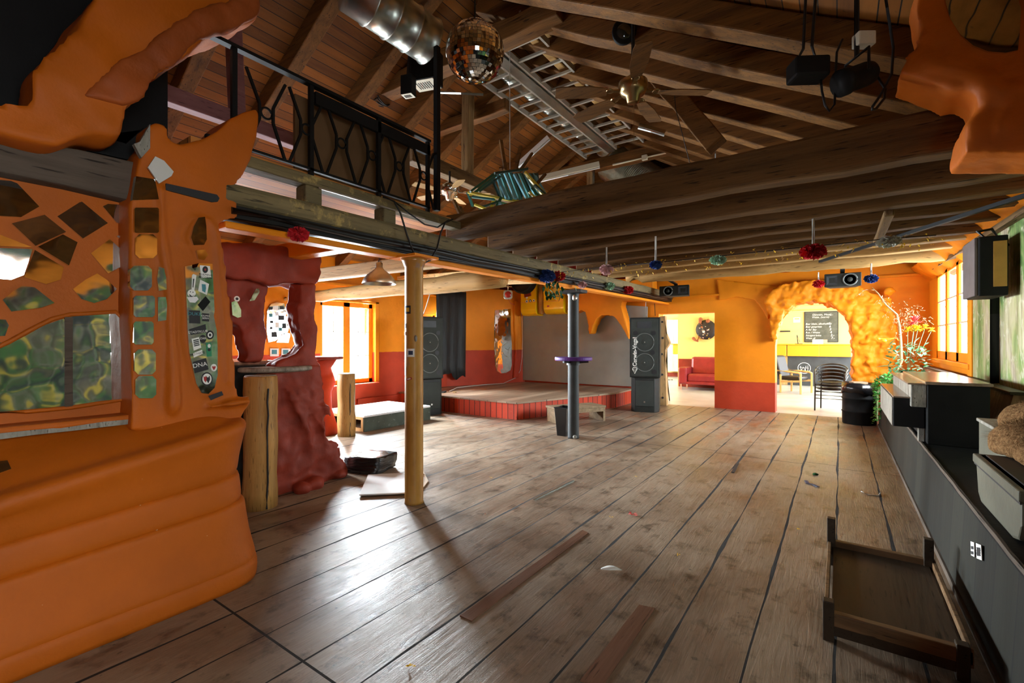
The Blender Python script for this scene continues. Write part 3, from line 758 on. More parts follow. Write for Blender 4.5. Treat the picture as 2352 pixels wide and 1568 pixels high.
bm = mb(); box(bm, (-2.3, 8.9, 4.05), (-1.95, 9.5, 4.45)); tag(obj('ventilation_box', bm, M['dark_grey'], bevel=.01), 'dark ventilation unit beside the ribbed duct', 'box')

# fluorescent tubes and battens
def lightbar(p, q, w, h, mat, label):
    t = thing('strip_light', label, 'lamp', (Vector(p)+Vector(q))/2, 'strip lights in the roof')
    bm = mb(); beam(bm, p, q, w, h); obj('housing', bm, mat, t)
    s, u = frame_of(Vector(q)-Vector(p))
    bm = mb(); tube(bm, [Vector(p)-u*(h*.5+.014), Vector(q)-u*(h*.5+.014)], .014, 8); obj('tube', bm, M['white'], t, smooth=True)
lightbar(atD(862, 180, 6.6), atD(938, 78, 6.4), .04, .05, M['white'], 'white strip light slanting along the left rafter near the duct end')
lightbar(atD(1188, 380, 7.4), atD(1260, 315, 7.2), .05, .06, M['white'], 'white strip light slanting above the teal stick sculpture')
lightbar(atD(1232, 412, 8.6), atD(1376, 378, 8.5), .10, .09, M['off_white'], 'wide cream strip light under the far collar beam')
lightbar(atD(1468, 288, 6.6), atD(1528, 305, 6.5), .07, .05, M['chrome'], 'short bright strip light right of the ladder ends')
lightbar(atD(936, 100, 5.6), atD(952, 112, 5.6), .05, .03, M['white'], 'very short strip light beside the duct end')

# mirror ball
mbd = 3.75; mc = atD(1091, 120, mbd); R = .232
t = thing('mirror_ball', 'mirror ball hanging on a chain under the roof', 'mirror ball', mc)
bm = mb(); NR = 26
import random as _r
for i in range(NR):
    a0 = -PI/2 + PI*i/NR; a1 = a0 + PI/NR; am = (a0+a1)/2
    nc = max(4, int(round(2*PI*math.cos(am)/(PI/NR)*.9)))
    for k in range(nc):
        b0 = 2*PI*k/nc; b1 = 2*PI*(k+1)/nc; bmid = (b0+b1)/2
        nrm = Vector((math.cos(am)*math.cos(bmid), math.cos(am)*math.sin(bmid), math.sin(am)))
        tl = Vector((random.gauss(0,.025), random.gauss(0,.025), random.gauss(0,.025))); n2 = (nrm+tl).normalized()
        s, u = frame_of(n2); hw = R*math.cos(am)*PI/nc*.93; hh = R*PI/NR/2*.93
        c = mc + nrm*R
        quad(bm, c-s*hw-u*hh, c+s*hw-u*hh, c+s*hw+u*hh, c-s*hw+u*hh)
obj('mirror_tiles', bm, M['mirror'], t)
bm = mb(); ball(bm, mc, R-.004, 3); obj('core', bm, M['galv_dark'], t, smooth=True)
bm = mb(); lathe(bm, [(.03, R-.01), (.03, R+.03), (.012, R+.04)], mc, 12); tube(bm, [mc+V(0,0,R+.03), (mc.x, mc.y, 4.98)], .008, 6); obj('chain', bm, M['metal_black'], t)
bm = mb(); beam(bm, (mc.x, 2.55, 5.0), (mc.x, 4.2, 4.9), .06, .06); tag(obj('hanging_bar', bm, M['beam_y']), 'short bar under the ridge carrying the mirror ball', 'bar')

# two projector-like boxes with white vents at the near collar beam
for (px, py, d, sx, sz, lab) in ((938, 220, 4.9, .13, .2, 'small black box lamp with a pale vented underside hanging left'), (978, 195, 5.1, .3, .36, 'large black box with a pale vented underside hanging beside the steel post')):
    c = atD(px, py, d); t = thing('effect_light', lab, 'lamp', c, 'black effect boxes under the collar beam')
    bm = mb(); box(bm, (c.x-sx/2, c.y-sx*.4, c.z), (c.x+sx/2, c.y+sx*.4, c.z+sz), .3); obj('housing', bm, M['black_paint'], t, bevel=.006)
    bm = mb(); box(bm, (c.x-sx/2*.9, c.y-sx*.36, c.z-.004), (c.x+sx/2*.9, c.y+sx*.36, c.z+.002), .3, c); obj('vent_plate', bm, M['off_white'], t)
    bm = mb()
    for k in range(7): box(bm, (c.x-sx*.30+k*sx*.085, c.y-sx*.2, c.z-.007), (c.x-sx*.27+k*sx*.085, c.y+sx*.2, c.z-.004), .3, c)
    obj('vent_slots', bm, M['ink'], t)
    bm = mb(); beam(bm, (c.x, c.y, c.z+sz), (c.x, c.y+.05, 4.7), .03, .03); obj('bracket', bm, M['black_paint'], t)
# cables wrapped around collar
bm = mb()
cc = atY(862, 205, 4.12)
for k in range(7):
    pts = [(cc.x + k*.03 + .02*math.sin(a*2+k), 4.12 + .16*math.cos(a), 4.72 + .17*math.sin(a)) for a in [2*PI*q/20 for q in range(20)]]
    tube(bm, pts, .008, 5, closed=True)
tube(bm, [(cc.x+.2, 4.0, 4.58), (cc.x-.3, 4.02, 4.52), (cc.x-.9, 4.05, 4.5), (cc.x-1.1, 4.1, 4.3)], .008, 5)
tag(obj('cable_bundle', bm, M['cable'], smooth=True), 'black cable coiled around the near collar beam', 'cable')
bm = mb(); tube(bm, [atD(1008, 212, 4.9), atD(1110, 217, 4.9)], .014, 8); tag(obj('cross_rod', bm, M['aluminium'], smooth=True), 'thin pale rod reaching from the steel post behind the mirror ball', 'rod')

# ceiling fans
def fan(c, top, rad, angs, label, bw=.14, mats=('rafter','brass')):
    c = Vector(c); t = thing('ceiling_fan', label, 'fan', c)
    bm = mb(); tube(bm, [c+V(0,0,.1), Vector(top)], .016, 8); obj('rod', bm, M['metal_black'], t)
    bm = mb(); lathe(bm, [(.03,-.11),(.05,-.10),(.06,-.05),(.10,-.03),(.125,.02),(.12,.07),(.07,.10),(.03,.13)], c, 24); obj('motor', bm, M[mats[1]], t, smooth=True)
    for a in angs:
        dx = V(math.cos(a), math.sin(a), 0); dn = V(-math.sin(a), math.cos(a), 0)
        tilt = V(0,0,1)*.18
        bm = mb(); n = 8
        rows = []
        for i in range(n+1):
            r = .22 + (rad-.22)*i/n; ww = bw*(.62+.38*min(1, i/3)) * (1 if i < n else .8) / 2
            p = c + dx*r + V(0,0,-.005)
            rows.append((p - (dn+tilt)*ww, p + (dn+tilt)*ww))
        lo = [[bm.verts.new(q+V(0,0,-.004)) for q in rr] for rr in rows]; hi = [[bm.verts.new(q+V(0,0,.004)) for q in rr] for rr in rows]
        for A, B in zip(lo, lo[1:]): bm.faces.new((A[0],A[1],B[1],B[0]))
        for A, B in zip(hi, hi[1:]): bm.faces.new((A[0],B[0],B[1],A[1]))
        for j in (0,1):
            for i in range(n): bm.faces.new((lo[i][j],lo[i+1][j],hi[i+1][j],hi[i][j]))
        bm.faces.new((lo[0][0],lo[0][1],hi[0][1],hi[0][0])); bm.faces.new((lo[n][0],lo[n][1],hi[n][1],hi[n][0]))
        b = obj('blade', bm, M[mats[0]], t)
        bm = mb(); beam(bm, c+dx*.10, c+dx*.26, .035, .012); tube(bm, [c+dx*.2+V(.03*math.cos(q),.03*math.sin(q),.0) for q in [2*PI*k/10 for k in range(10)]], .008, 5, closed=True); obj('blade_iron', bm, M[mats[1]], b)
    bm = mb(); tube(bm, [c+V(0,.02,-.1), c+V(0,.02,-.42)], .002, 4); obj('pull_chain', bm, M['brass'], t)
fc = atD(1454, 208, 4.0)
# blades as they point in the photograph (angles measured around the hub)
fan(fc, (fc.x, fc.y, roof_z(fc.x)-.02), .66, [math.radians(YAWD) for YAWD in (37, 92, 163, 212, -63)], 'large ceiling fan with five wooden blades in the middle of the roof')
fc2 = atD(1033, 441, 6.0)
fan(fc2, (fc2.x, fc2.y, 3.58), .52, [math.radians(q) for q in (40, 112, 184, 256, 328)], 'smaller ceiling fan above the gallery end, left of the stick sculpture', .11, ('beam_pale','chrome'))
# round metal lamp above the fan
lc = atD(1432, 78, 4.3)
t = thing('round_spotlight', 'dark round spotlight clamped by the fan rod', 'lamp', lc)
bm = mb(); lathe(bm, [(.03,-.10),(.07,-.08),(.10,0),(.11,.06),(.10,.065)], lc, 20, (.45,-.85,-.2)); obj('reflector', bm, M['black_paint'], t, smooth=True)
bm = mb(); lathe(bm, [(.098,.05),(.05,.075),(.001,.08)], lc, 20, (.45,-.85,-.2)); obj('lens', bm, M['glass_dark'], t, smooth=True)
bm = mb(); tube(bm, [lc, lc+V(.05,.05,.15), V(lc.x+.05, lc.y+.05, roof_z(lc.x+.05)-.03)], .01, 6); obj('bracket', bm, M['metal_black'], t)

# two black stage spots on the right rafters, with hanging leads
def stage_spot(px, py, d, r, L, axis, label, loop):
    c = atD(px, py, d); ax = Vector(axis).normalized()
    t = thing('stage_spotlight', label, 'lamp', c, 'black spotlights under the right roof slope')
    bm = mb(); lathe(bm, [(r*.6,-L/2),(r*.9,-L/2+.02),(r,-L/4),(r,L/2-.05),(r*1.12,L/2-.04),(r*1.12,L/2)], c, 20, ax); obj('housing', bm, M['black_paint'], t, smooth=True)
    bm = mb(); lathe(bm, [(r*.95, L/2-.01), (.001, L/2-.03)], c, 20, ax); obj('lens', bm, M['glass_dark'], t)
    s, u = frame_of(ax)
    top = V(c.x, c.y, roof_z(c.x)-.03)
    bm = mb(); tube(bm, [c+s*(r+.02), c+s*(r+.02)+V(0,0,r+.05), c-s*(r+.02)+V(0,0,r+.05), c-s*(r+.02)], .008, 6); tube(bm, [c+V(0,0,r+.05), top], .012, 6); obj('bracket', bm, M['metal_black'], t)
    bm = mb(); tube(bm, [top+V(.1,0,0)]+[atD(x, y, d) for x, y in loop]+[c-ax*L/2], .007, 6); obj('power_lead', bm, M['metal_black'], t, smooth=True)
c1 = atD(1855, 160, 2.55)
t = thing('flood_lamp', 'boxy black floodlight hanging under the right roof slope, left of the round spotlight', 'lamp', c1)
bm = mb(); box(bm, (c1.x-.09, c1.y-.05, c1.z-.055), (c1.x+.09, c1.y+.07, c1.z+.055), .55); obj('housing', bm, M['black_paint'], t, bevel=.015)
bm = mb(); tube(bm, [c1+V(-.09,0,0), c1+V(-.02,0,.12), V(c1.x, c1.y, roof_z(c1.x)-.02)], .008, 6); tube(bm, [c1+V(.05,.03,0), c1+V(.02,0,.12), V(c1.x+.05, c1.y, roof_z(c1.x+.05)-.02)], .008, 6); obj('bracket', bm, M['metal_black'], t)
bm = mb(); tube(bm, [atD(x, y, 2.55) for x, y in ((1885,180),(1888,210),(1895,242),(1905,255),(1917,240),(1919,180),(1922,120),(1935,90))], .006, 6); obj('power_lead', bm, M['metal_black'], t, smooth=True)
stage_spot(1968, 178, 2.5, .062, .2, (-.75,-.55,-.35), 'round black spotlight with lens hanging under the right roof slope', ((2052,110),(2048,170),(2025,215),(2004,245),(2003,252),(2012,250),(2032,225),(2034,205)))
c = atD(1984, 92, 2.5); bm = mb(); box(bm, c-V(.045,.03,.035), c+V(.045,.03,.035), .6); tag(obj('junction_box', bm, M['off_white'], bevel=.006), 'small pale junction box above the round spotlight', 'box')
# ------------------------------------------------------------------ orange plaster counter, mosaic wall and column on the left
CXF = -3.25
def counter():
    prof = [(0,.45),(.05,.455),(.098,.452),(.102,.438),(.108,.438),(.114,.446),(.14,.441),(.25,.415),(.36,.395),(.388,.392),(.393,.384),(.396,.355),(.406,.350),(.411,.366),(.42,.376),(.47,.372),(.525,.366),(.533,.36),(.536,.335),(.546,.330),(.551,.345),(.565,.358),(.63,.366),(.675,.376),(.69,.392),(.715,.404),(.738,.402),(.748,.385),(.752,.345),(.765,.315),(.80,.27),(.86,.17),(.92,.08),(.96,.03),(.99,-.02)]
    tilt = lambda z: 0 if z < .3 else (.05 if z < .5 else (.07 if z < .57 else (.09 if z < .69 else .17*max(0, min(1, (1.0-z)/.25+.3)))))
    bm = mb(); rings = []
    path = [(1, 0, y) for y in [-1.9+.2*k for k in range(15)]]
    for a in range(1, 13):
        th = PI/2*a/12; path.append((math.cos(th)**.55, math.sin(th)**.55, 1.02))
    for z, o in prof:
        ring = []
        for c_, s_, y in path:
            oo = max(o, .05)
            X = CXF + o*c_; Y = y + s_*(oo*.95+.03)
            if c_ < .05: X = CXF
            Z = z + tilt(z)*max(-.3, min(Y, 1.4)-.40)
            ring.append(bm.verts.new((X, Y, Z)))
        ring.append(bm.verts.new((CXF-.35, ring[-1].co.y, ring[-1].co.z)))
        rings.append(ring)
    for a, b in zip(rings, rings[1:]):
        for k in range(len(a)-1): bm.faces.new((a[k], a[k+1], b[k+1], b[k]))
    for v in bm.verts:
        nn = noise.noise(v.co*2.5)*.012 + noise.noise(v.co*7)*.004
        v.co.x += nn; v.co.y += nn*.3
    t = thing('plaster_counter', 'curved orange plaster counter with grooves in the left foreground', 'counter', (CXF, 0, 0))
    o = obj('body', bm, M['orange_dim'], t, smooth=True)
    m = o.modifiers.new('sub', 'SUBSURF'); m.levels = 1; m.render_levels = 1
    so = o.modifiers.new('solid', 'SOLIDIFY'); so.thickness = -.02
    bm = mb(); pts = [atX(x, y, -3.03) for x, y in ((0,1050),(16,1056),(34,1105),(47,1157),(0,1182))]
    pts[0] = pts[0]+V(0,-.25,0); pts[4] = pts[4]+V(0,-.25,-.02)
    prism(bm, pts, (.02,0,0)); 
    for v in bm.verts: v.co.x += (0.86 - v.co.z)*.62
    obj('mirror_inlay', bm, M['old_mirror'], t)
    # shelf ledge at the foot of the mirrors
    bm = mb()
    for k in range(12):
        pass
    beam(bm, (-3.15, -1.9, 1.005), (-3.15, 1.04, .995), .16, .035, segs=20, wob=.06)
    obj('ledge', bm, M['orange_dim'], t, bevel=.012)
    bm = mb(); beam(bm, (-3.075, -1.9, .985), (-3.075, 1.0, .975), .012, .02, segs=24, wob=.35); obj('chipped_edge', bm, M['dirty_paint'], t, label='flaked pale edge of the ledge')
counter()

WX = -3.20
def mosaic():
    t = thing('mosaic_wall', 'orange plaster wall set with broken mirror pieces, far left', 'mirror wall', (WX-.1, 0, .95))
    bm = mb(); box(bm, (WX-.20, -2.5, .96), (WX, 1.0, 2.30))
    bmesh.ops.subdivide_edges(bm, edges=bm.edges[:], cuts=30, use_grid_fill=True)
    jitter(bm, .008, 3, 2)
    for v in bm.verts: v.co.x += .006*noise.noise(v.co*9)
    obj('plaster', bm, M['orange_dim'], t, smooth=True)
    Z2 = lambda pts: [(x/2.8, 300+y/2.8) for x, y in pts]
    P = [Z2(p) for p in (
        [(0,360),(70,325),(110,340),(250,490),(130,560),(0,590)], [(75,600),(285,545),(420,655),(225,745)], [(235,750),(400,670),(495,720),(435,870)],
        [(0,580),(200,750),(0,775)], [(0,785),(205,765),(150,930),(70,960),(0,955)], [(220,770),(405,880),(385,960),(290,990),(150,945)],
        [(15,1090),(80,1035),(140,1000),(220,1010),(345,1110),(260,1140),(70,1165)], [(370,555),(525,455),(690,600),(530,700)],
        [(658,490),(690,475),(755,480),(780,500),(780,605),(745,595)], [(580,790),(700,700),(820,810),(800,860),(690,920)],
        [(745,680),(820,660),(815,750)], [(465,1020),(545,960),(620,920),(680,960),(745,1020),(680,1085),(600,1110),(520,1085)])]
    P += [[(0,730),(12,735),(19,748),(10,772),(0,780)]]
    for i, p in enumerate(P):
        bm = mb(); pts = [atX(x, y, WX) for x, y in p]
        pts = [q if px > 0 else q+V(0,-.18,0) for q, (px, _) in zip(pts, p)]
        prism(bm, [q-V(.05,0,0) for q in pts], (.058,0,0)); o = obj('mirror_piece', bm, M['old_mirror'], t)
        # each piece sits at its own slight tilt
        cyy = sum(y for _, y in p)/len(p)
        o.rotation_euler = (0, random.uniform(-.07,.07) - (.05 if cyy < 600 else 0), random.uniform(-.10,.10))
        o.location.x += .012
    for lab, p in (('large mirror pane, left', [(0,940),(0,803),(30,785),(60,770),(100,747),(140,733),(152,732),(152,934)]), ('large mirror pane, right', [(162,727),(262,720),(276,727),(282,745),(290,830),(297,915),(162,932)])):
        bm = mb(); pts = [atX(x, y, WX) for x, y in p]; pts = [q if px > 0 else q+V(0,-.6,0) for q, (px, _) in zip(pts, p)]
        prism(bm, [q-V(.01,0,0) for q in pts], (.02,0,0)); obj('mirror_pane', bm, M['old_mirror'], t, label=lab)
    bm = mb(); a = atX(157, 728, WX+.004); b = atX(157, 934, WX+.004); beam(bm, a, b, .03, .02, up=(1,0,0)); obj('pane_divider', bm, M['plank_grey'], t)
    # plaster rims around the big panes
    bm = mb(); tube(bm, [atX(x, y, WX+.006) for x, y in ((-40,950),(60,945),(160,936),(230,925),(299,916),(296,830),(285,735),(265,716),(160,722),(120,732),(70,757),(20,785),(-40,812))], .012, 6); obj('pane_rim', bm, M['orange_dim'], t, smooth=True)
mosaic()

# weathered beam over the mosaic wall
bm = mb(); pts = [atX(x, y, -3.10) for x, y in ((0,310),(90,328),(180,342),(312,372),(311,420),(298,460),(150,425),(0,392))]
pts[0] = pts[0]+V(0,-2.2,.0); pts[-1] = pts[-1]+V(0,-2.2,0)
prism(bm, pts, (-.16,0,0)); tag(obj('weathered_beam', bm, M['plank_grey'], bevel=.01), 'dark grey weathered beam above the mirror mosaic', 'beam')

# orange column with the sticker mirror
KX = -3.02
def column():
    t = thing('plaster_column', 'orange sculpted plaster column with horned top and sticker-covered mirror slot', 'column', (KX-.15, 1.25, .95))
    out = [(300,990),(305,940),(302,800),(298,640),(298,470),(310,425),(318,372),(322,345),(338,330),(342,290),(362,280),(380,287),(386,318),(400,332),(430,328),(465,318),(500,300),(530,272),(560,258),(590,248),(598,262),(590,320),(578,365),(560,402),(543,415),(536,440),(545,478),(550,496),(520,502),(500,510),(508,560),(519,640),(528,700),(533,770),(537,860),(543,912),(576,916),(577,926),(560,950),(549,972),(548,995)]
    bm = mb(); prism(bm, [atX(x, y, KX) for x, y in out], (-.30,0,0))
    # carved ridges: gutter and drip
    tube(bm, [atX(x, y, KX+.005) for x, y in ((368,430),(374,560),(388,640),(392,720),(396,800),(398,870),(398,935),(396,950))], .03, 8, rs=[.02,.024,.024,.022,.024,.034,.04,.02])
    tube(bm, [atX(x, y, KX+.0) for x, y in ((413,560),(420,520),(440,500),(480,505),(497,530),(505,640),(518,760),(524,880))], .018, 6)
    tube(bm, [atX(x, y, KX+.03) for x, y in ((480,934),(530,927),(575,920))], .022, 6, rs=[.012,.022,.02])
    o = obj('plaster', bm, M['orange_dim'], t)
    organic(o, .013, 5, .016, .22)
    fx = KX + .012
    def piece(nm, p, mat, th=.006, lab=None, x=fx, par=t):
        bm = mb(); prism(bm, [atX(a, b, x)-V(.03,0,0) for a, b in p], (.03+th,0,0)); return obj(nm, bm, M[mat] if isinstance(mat, str) else mat, par, label=lab)
    def R4(x0, y0, x1, y1, r=.18):
        w, h = x1-x0, y1-y0; k = min(w, h)*r
        return [(x0+k,y0),(x1-k,y0),(x1,y0+k),(x1,y1-k),(x1-k,y1),(x0+k,y1),(x0,y1-k),(x0,y0+k)]
    for p in ([(312,405),(355,412),(364,458),(303,460)], R4(308,477,364,535,.05), R4(310,538,360,593), R4(298,610,348,667), R4(306,679,355,728,.1), R4(306,738,352,791,.1), R4(308,802,357,860), R4(310,863,358,914),
              [(364,612),(380,618),(382,665),(364,668),(360,640)], [(362,682),(380,682),(383,700),(381,735),(362,738)], [(384,625),(393,630),(396,680),(393,708),(387,708)]):
        piece('mirror_piece', p, 'old_mirror')
    piece('mirror_piece', [(444,520),(455,500),(470,498),(473,520),(474,550),(468,562),(444,563),(438,545)], 'old_mirror')
    piece('mirror_piece', [(450,575),(470,573),(477,585),(468,597),(455,595)], 'old_mirror')
    piece('mirror_slot', [(424,612),(436,610),(447,622),(456,604),(487,606),(489,650),(492,715),(490,725),(497,760),(499,800),(499,860),(492,890),(478,904),(462,902),(450,880),(441,840),(434,810),(430,760),(427,680)], 'old_mirror', .006, 'tall mirror slot covered in stickers')
    piece('dark_slot', [(381,421),(395,424),(498,447),(504,455),(500,463),(488,464),(381,436)], 'ink', .003, 'black letter-box slot')
    # silver diamond tile
    bm = mb(); prism(bm, [atX(x, y, KX+.02) for x, y in ((355,360),(375,370),(397,395),(392,405),(364,422),(338,385))], (.012,0,0)); obj('silver_tile', bm, M['silver'], t, label='large silver tile')
    sx = fx + .0065
    n = [0]
    def stick(p, mat, text=None, tcol='paper_white', size=.02, at=None, rot=0, lab=None):
        n[0] += 1
        bm = mb(); off = n[0]*.00004; prism(bm, [atX(a, b, sx)+V(off,0,0) for a, b in p], (.0012,0,0)); s_ = obj('sticker', bm, M[mat], t, label=lab)
        if text:
            a0 = atX(*at, sx)+V(.0016,0,0)
            ups = V(0, -math.sin(rot), math.cos(rot)); rt = V(0, math.cos(rot), math.sin(rot))
            obj('lettering', text_bm(text, size, a0, rt, ups, .0003, 'CENTER'), M[tcol], s_)
        return s_
    def circ(cx, cy, rx, ry, k=16): return [(cx+rx*math.cos(2*PI*q/k), cy+ry*math.sin(2*PI*q/k)) for q in range(k)]
    def extra(s_, p, mat, lift=.0018):
        bm = mb(); prism(bm, [atX(a, b, sx)+V(lift,0,0) for a, b in p], (.0006,0,0)); obj('print', bm, M[mat], s_)
    s_ = stick([(459,609),(482,611),(485,637),(462,638)], 'paper_white', 'TUEMING\nRECORDS', 'ink', .016, (472.5,633)); extra(s_, circ(471,619,6.5,8), 'ink'); extra(s_, circ(471,619,2,2.5,10), 'ink_red', .0026)
    s_ = stick([(460,642),(480,652),(475,677),(455,668)], 'paper_white'); extra(s_, [(463,652),(472,653),(473,662),(471,672),(464,668)], 'ink_teal')
    s_ = stick([(441,632),(444,629),(451,632),(446,668),(440,672)], 'paper_white'); extra(s_, [(443,640),(446,640),(444,660),(442,660)], 'ink')
    s_ = stick(circ(440,673,9.5,8.5), 'paper_white'); extra(s_, circ(437,670,1.2,1.4,8), 'ink'); extra(s_, circ(443,671,1.2,1.4,8), 'ink'); extra(s_, [(434,675),(437,679),(441,680),(446,677),(441,682),(436,681)], 'ink')
    stick([(429,682),(452,681),(456,687),(448,695),(436,694)], 'white_card')
    stick([(472,680),(483,693),(466,714),(454,700)], 'black_paint')
    stick([(434,712),(459,713),(460,743),(434,742)], 'ink', 'DUKE', 'ink_teal', .026, (447,724))
    stick([(464,719),(480,720),(480,738),(464,737)], 'ink', 'OLMO\nBERN', 'paper_white', .014, (472,727))
    stick([(434,756),(472,744),(474,763),(438,769)], 'ink', 'STADTKLUB', 'paper_white', .018, (455,764), .12)
    s_ = stick(circ(482,769,9,10.5), 'ink'); extra(s_, circ(482,769,5.5,6.5), 'paper_white'); extra(s_, circ(482,769,3,3.5), 'ink', .0026)
    s_ = stick(circ(466,778,7.5,9.5), 'ink', 'ZAR', 'paper_white', .017, (466,779))
    s_ = stick([(440,778),(457,774),(462,798),(445,805)], 'paper_white')
    for q in range(4): extra(s_, [(443.5+q*.6,781+q*4),(456+q*.6,778+q*4),(456.4+q*.6,780.4+q*4),(444+q*.6,783.4+q*4)], 'ink')
    s_ = stick([(473,787),(485,786),(486,818),(475,819)], 'ink_green'); extra(s_, circ(480,794,3.5,4.5), 'paper_white'); extra(s_, circ(480,803,3.5,3.5), 'ink')
    s_ = stick([(443,811),(464,803),(466,812),(445,821)], 'paper_white', 'NO HATE', 'ink', .018, (454,814), .2)
    stick([(443,831),(473,822),(479,848),(447,857)], 'ink', 'DNA', 'paper_white', .034, (460,842), .16)
    s_ = stick(circ(491,844,7,8.5), 'paper_white'); extra(s_, [(491,850),(487,844),(487,841),(489,840),(491,842),(493,840),(495,841),(495,844)], 'ink_red')
    s_ = stick(circ(475,870,13,15.5,22), 'ink'); extra(s_, circ(475,870,10.5,12.5,20), 'paper_white'); extra(s_, [(467,863),(470,866),(473,862),(475,870),(472,878),(468,873)], 'ink_red', .0026); extra(s_, [(474,864),(477,867),(481,862),(482,871),(478,880),(474,874)], 'ink', .003)
    stick([(478,909),(509,898),(513,907),(484,919)], 'ink', 'BAR', 'paper_white', .018, (496,911), .2)
column()

# plaster branch at the top left
bm = mb()
out = [(232,-30),(585,-30),(602,15),(590,40),(548,62),(500,68),(455,95),(415,138),(380,160),(345,190),(322,228),(284,238),(286,302),(262,318),(200,306),(168,322),(120,338),(75,330),(40,318),(-60,300),(-330,270),(-330,190),(-60,235),(0,240),(66,248),(85,200),(92,150),(135,112),(168,62),(190,30)]
prism(bm, [atX(x, y, -2.95) for x, y in out], (-.46,0,0))
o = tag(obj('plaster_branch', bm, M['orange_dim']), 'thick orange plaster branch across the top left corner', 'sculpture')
organic(o, .028, 8, .07, .35)
bm = mb(); prism(bm, [atX(x, y, -2.925) for x, y in ((480,5),(600,-10),(598,35),(548,60),(500,67),(455,94),(415,136),(380,158),(345,188),(322,226),(284,236),(245,228),(185,222),(230,170),(300,120),(345,95),(410,45))], (-.10,0,0))
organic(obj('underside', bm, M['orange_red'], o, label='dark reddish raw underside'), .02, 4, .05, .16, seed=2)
# broken plaster fragments; shade in the gap beside the column put in as a black sheet
bm = mb(); prism(bm, [atX(x, y, -3.2) for x, y in ((165,312),(230,312),(290,330),(335,290),(345,340),(318,372),(200,345))], (-.08,0,0)); tag(obj('gap_shade', bm, M['black_paint']), 'black sheet for the shade in the gap between branch and column', 'board')
bm = mb(); prism(bm, [atX(x, y, -3.0) for x, y in ((345,285),(322,325),(312,330),(308,330),(318,350),(325,362),(345,340))], (-.03,0,0)); tag(obj('plaster_shard', bm, M['dirty_paint']), 'torn pale shard of plaster beside the left horn of the column', 'plaster')
# black boards added to make the dark void behind the branch
bm = mb(); box(bm, (-7.9, YB, 3.30), (-3.35, 1.15, 3.36)); struct(obj('ceiling_dark_void', bm, M['black_paint']), 'added black board for the dark void over the branch')
bm = mb(); box(bm, (-3.45, YB, 2.3), (-3.40, 1.15, 3.3)); struct(obj('wall_dark_void', bm, M['black_paint']), 'added black board for the dark void above the mosaic')

# ------------------------------------------------------------------ red rock bar
RXP = -4.2
def rock():
    t = thing('rock_bar', 'dark red sculpted rock bar with openings, beside the orange column', 'bar', (-4.6, 2.6, 0))
    def slab(p, x0, dx): 
        bm = mb(); prism(bm, [atX(a, b, x0) for a, b in p], (dx,0,0)); return bm
    top = [(495,560),(530,552),(560,556),(600,560),(640,562),(690,572),(738,588),(740,602),(732,615),(740,625),(733,648),(720,664),(700,655),(690,650),(660,652),(640,657),(625,660),(610,652),(590,648),(578,640),(560,646),(530,640),(510,632),(495,640)]
    o = obj('canopy', slab(top, RXP, -.38), M['maroon'], t); organic(o, .025, 5, .09, .30)
    left = [(500,640),(560,640),(592,648),(622,656),(612,690),(605,715),(612,740),(618,765),(612,800),(604,832),(560,832),(572,815),(562,790),(556,760),(548,745),(530,742),(500,735)]
    o = obj('column', slab(left, RXP-.10, -.16), M['maroon'], t); organic(o, .018, 3, .06, .18)
    right = [(688,648),(724,652),(728,700),(722,730),(734,762),(732,795),(726,815),(740,838),(735,852),(640,854),(632,838),(655,825),(688,812),(703,792),(692,765),(684,740),(680,705),(692,690)]
    o = obj('column', slab(right, RXP, -.20), M['maroon'], t); organic(o, .018, 3, .06, .18)
    body = [(600,866),(640,852),(700,842),(735,836),(741,870),(744,920),(745,960),(748,1015),(770,1022),(768,1050),(800,1080),(798,1092),(770,1106),(700,1128),(640,1152),(610,1160)]
    bm = slab(body, RXP, -.75)
    # folds
    for k in range(9):
        a = atX(650+10*k, 880+20*(k % 3), RXP+.01); b = atX(690+9*k, 960+22*(k % 4), RXP+.02)
        if b.y < 2.95: tube(bm, [a, (a+b)/2+V(.02,0,.02), b], .03, 6, rs=[.015,.035,.015])
    for (px, py, r) in ((755,1085,.10),(720,1110,.09),(690,1120,.07),(775,1090,.07),(742,1060,.10),(785,1085,.05),(700,1095,.08)):
        c = atZ(px, py, .04); ball(bm, c, r, 2, (1.2,1.1,.7))
    o = obj('rock_body', bm, M['maroon'], t); organic(o, .024, 4, .11, .20)
    bm = mb(); p = [atZ(x, y, 1.16) for x, y in ((565,858),(566,851),(600,845),(655,838),(700,838),(690,846),(640,852),(600,858))]
    c1, c2 = V(-4.05, 2.0, 1.14), V(-4.75, 3.0, 1.14)
    lathe(bm, [(.34,0),(.37,.012),(.37,.04),(.35,.05)], (-4.45, 2.35, 1.12), 36); obj('table_top', bm, M['dirty_paint'], t, bevel=.006)
    bm = mb(); box(bm, (-5.1, 1.75, 0), (-4.35, 2.25, 1.18)); obj('back_box', bm, M['black_paint'], t, bevel=.01)
    bm = mb(); box(bm, (-5.3, 1.6, 1.18), (-4.5, 2.45, 1.215)); obj('bar_top', bm, M['worn_varnish'], t, bevel=.008)
    # small mirrors and stickers on the rock
    for p in ([(565,692),(580,664),(587,662),(588,672),(577,690)], [(524,695),(535,690),(546,712),(546,728),(538,730),(526,724)]):
        bm = mb(); prism(bm, [atX(a, b, RXP-.12)+V(.05,0,0) for a, b in p], (.012,0,0)); obj('mirror_piece', bm, M['old_mirror'], t)
    bm = mb(); c = atX(544, 686, RXP-.06); lathe(bm, [(.024,0),(.024,.003)], c, 18, (1,0,0)); obj('round_sticker', bm, M['paper_white'], t)
    bm = mb(); lathe(bm, [(.012,.003),(.012,.004)], c, 12, (1,0,0)); obj('sticker_print', bm, M['ink'], t)
rock()
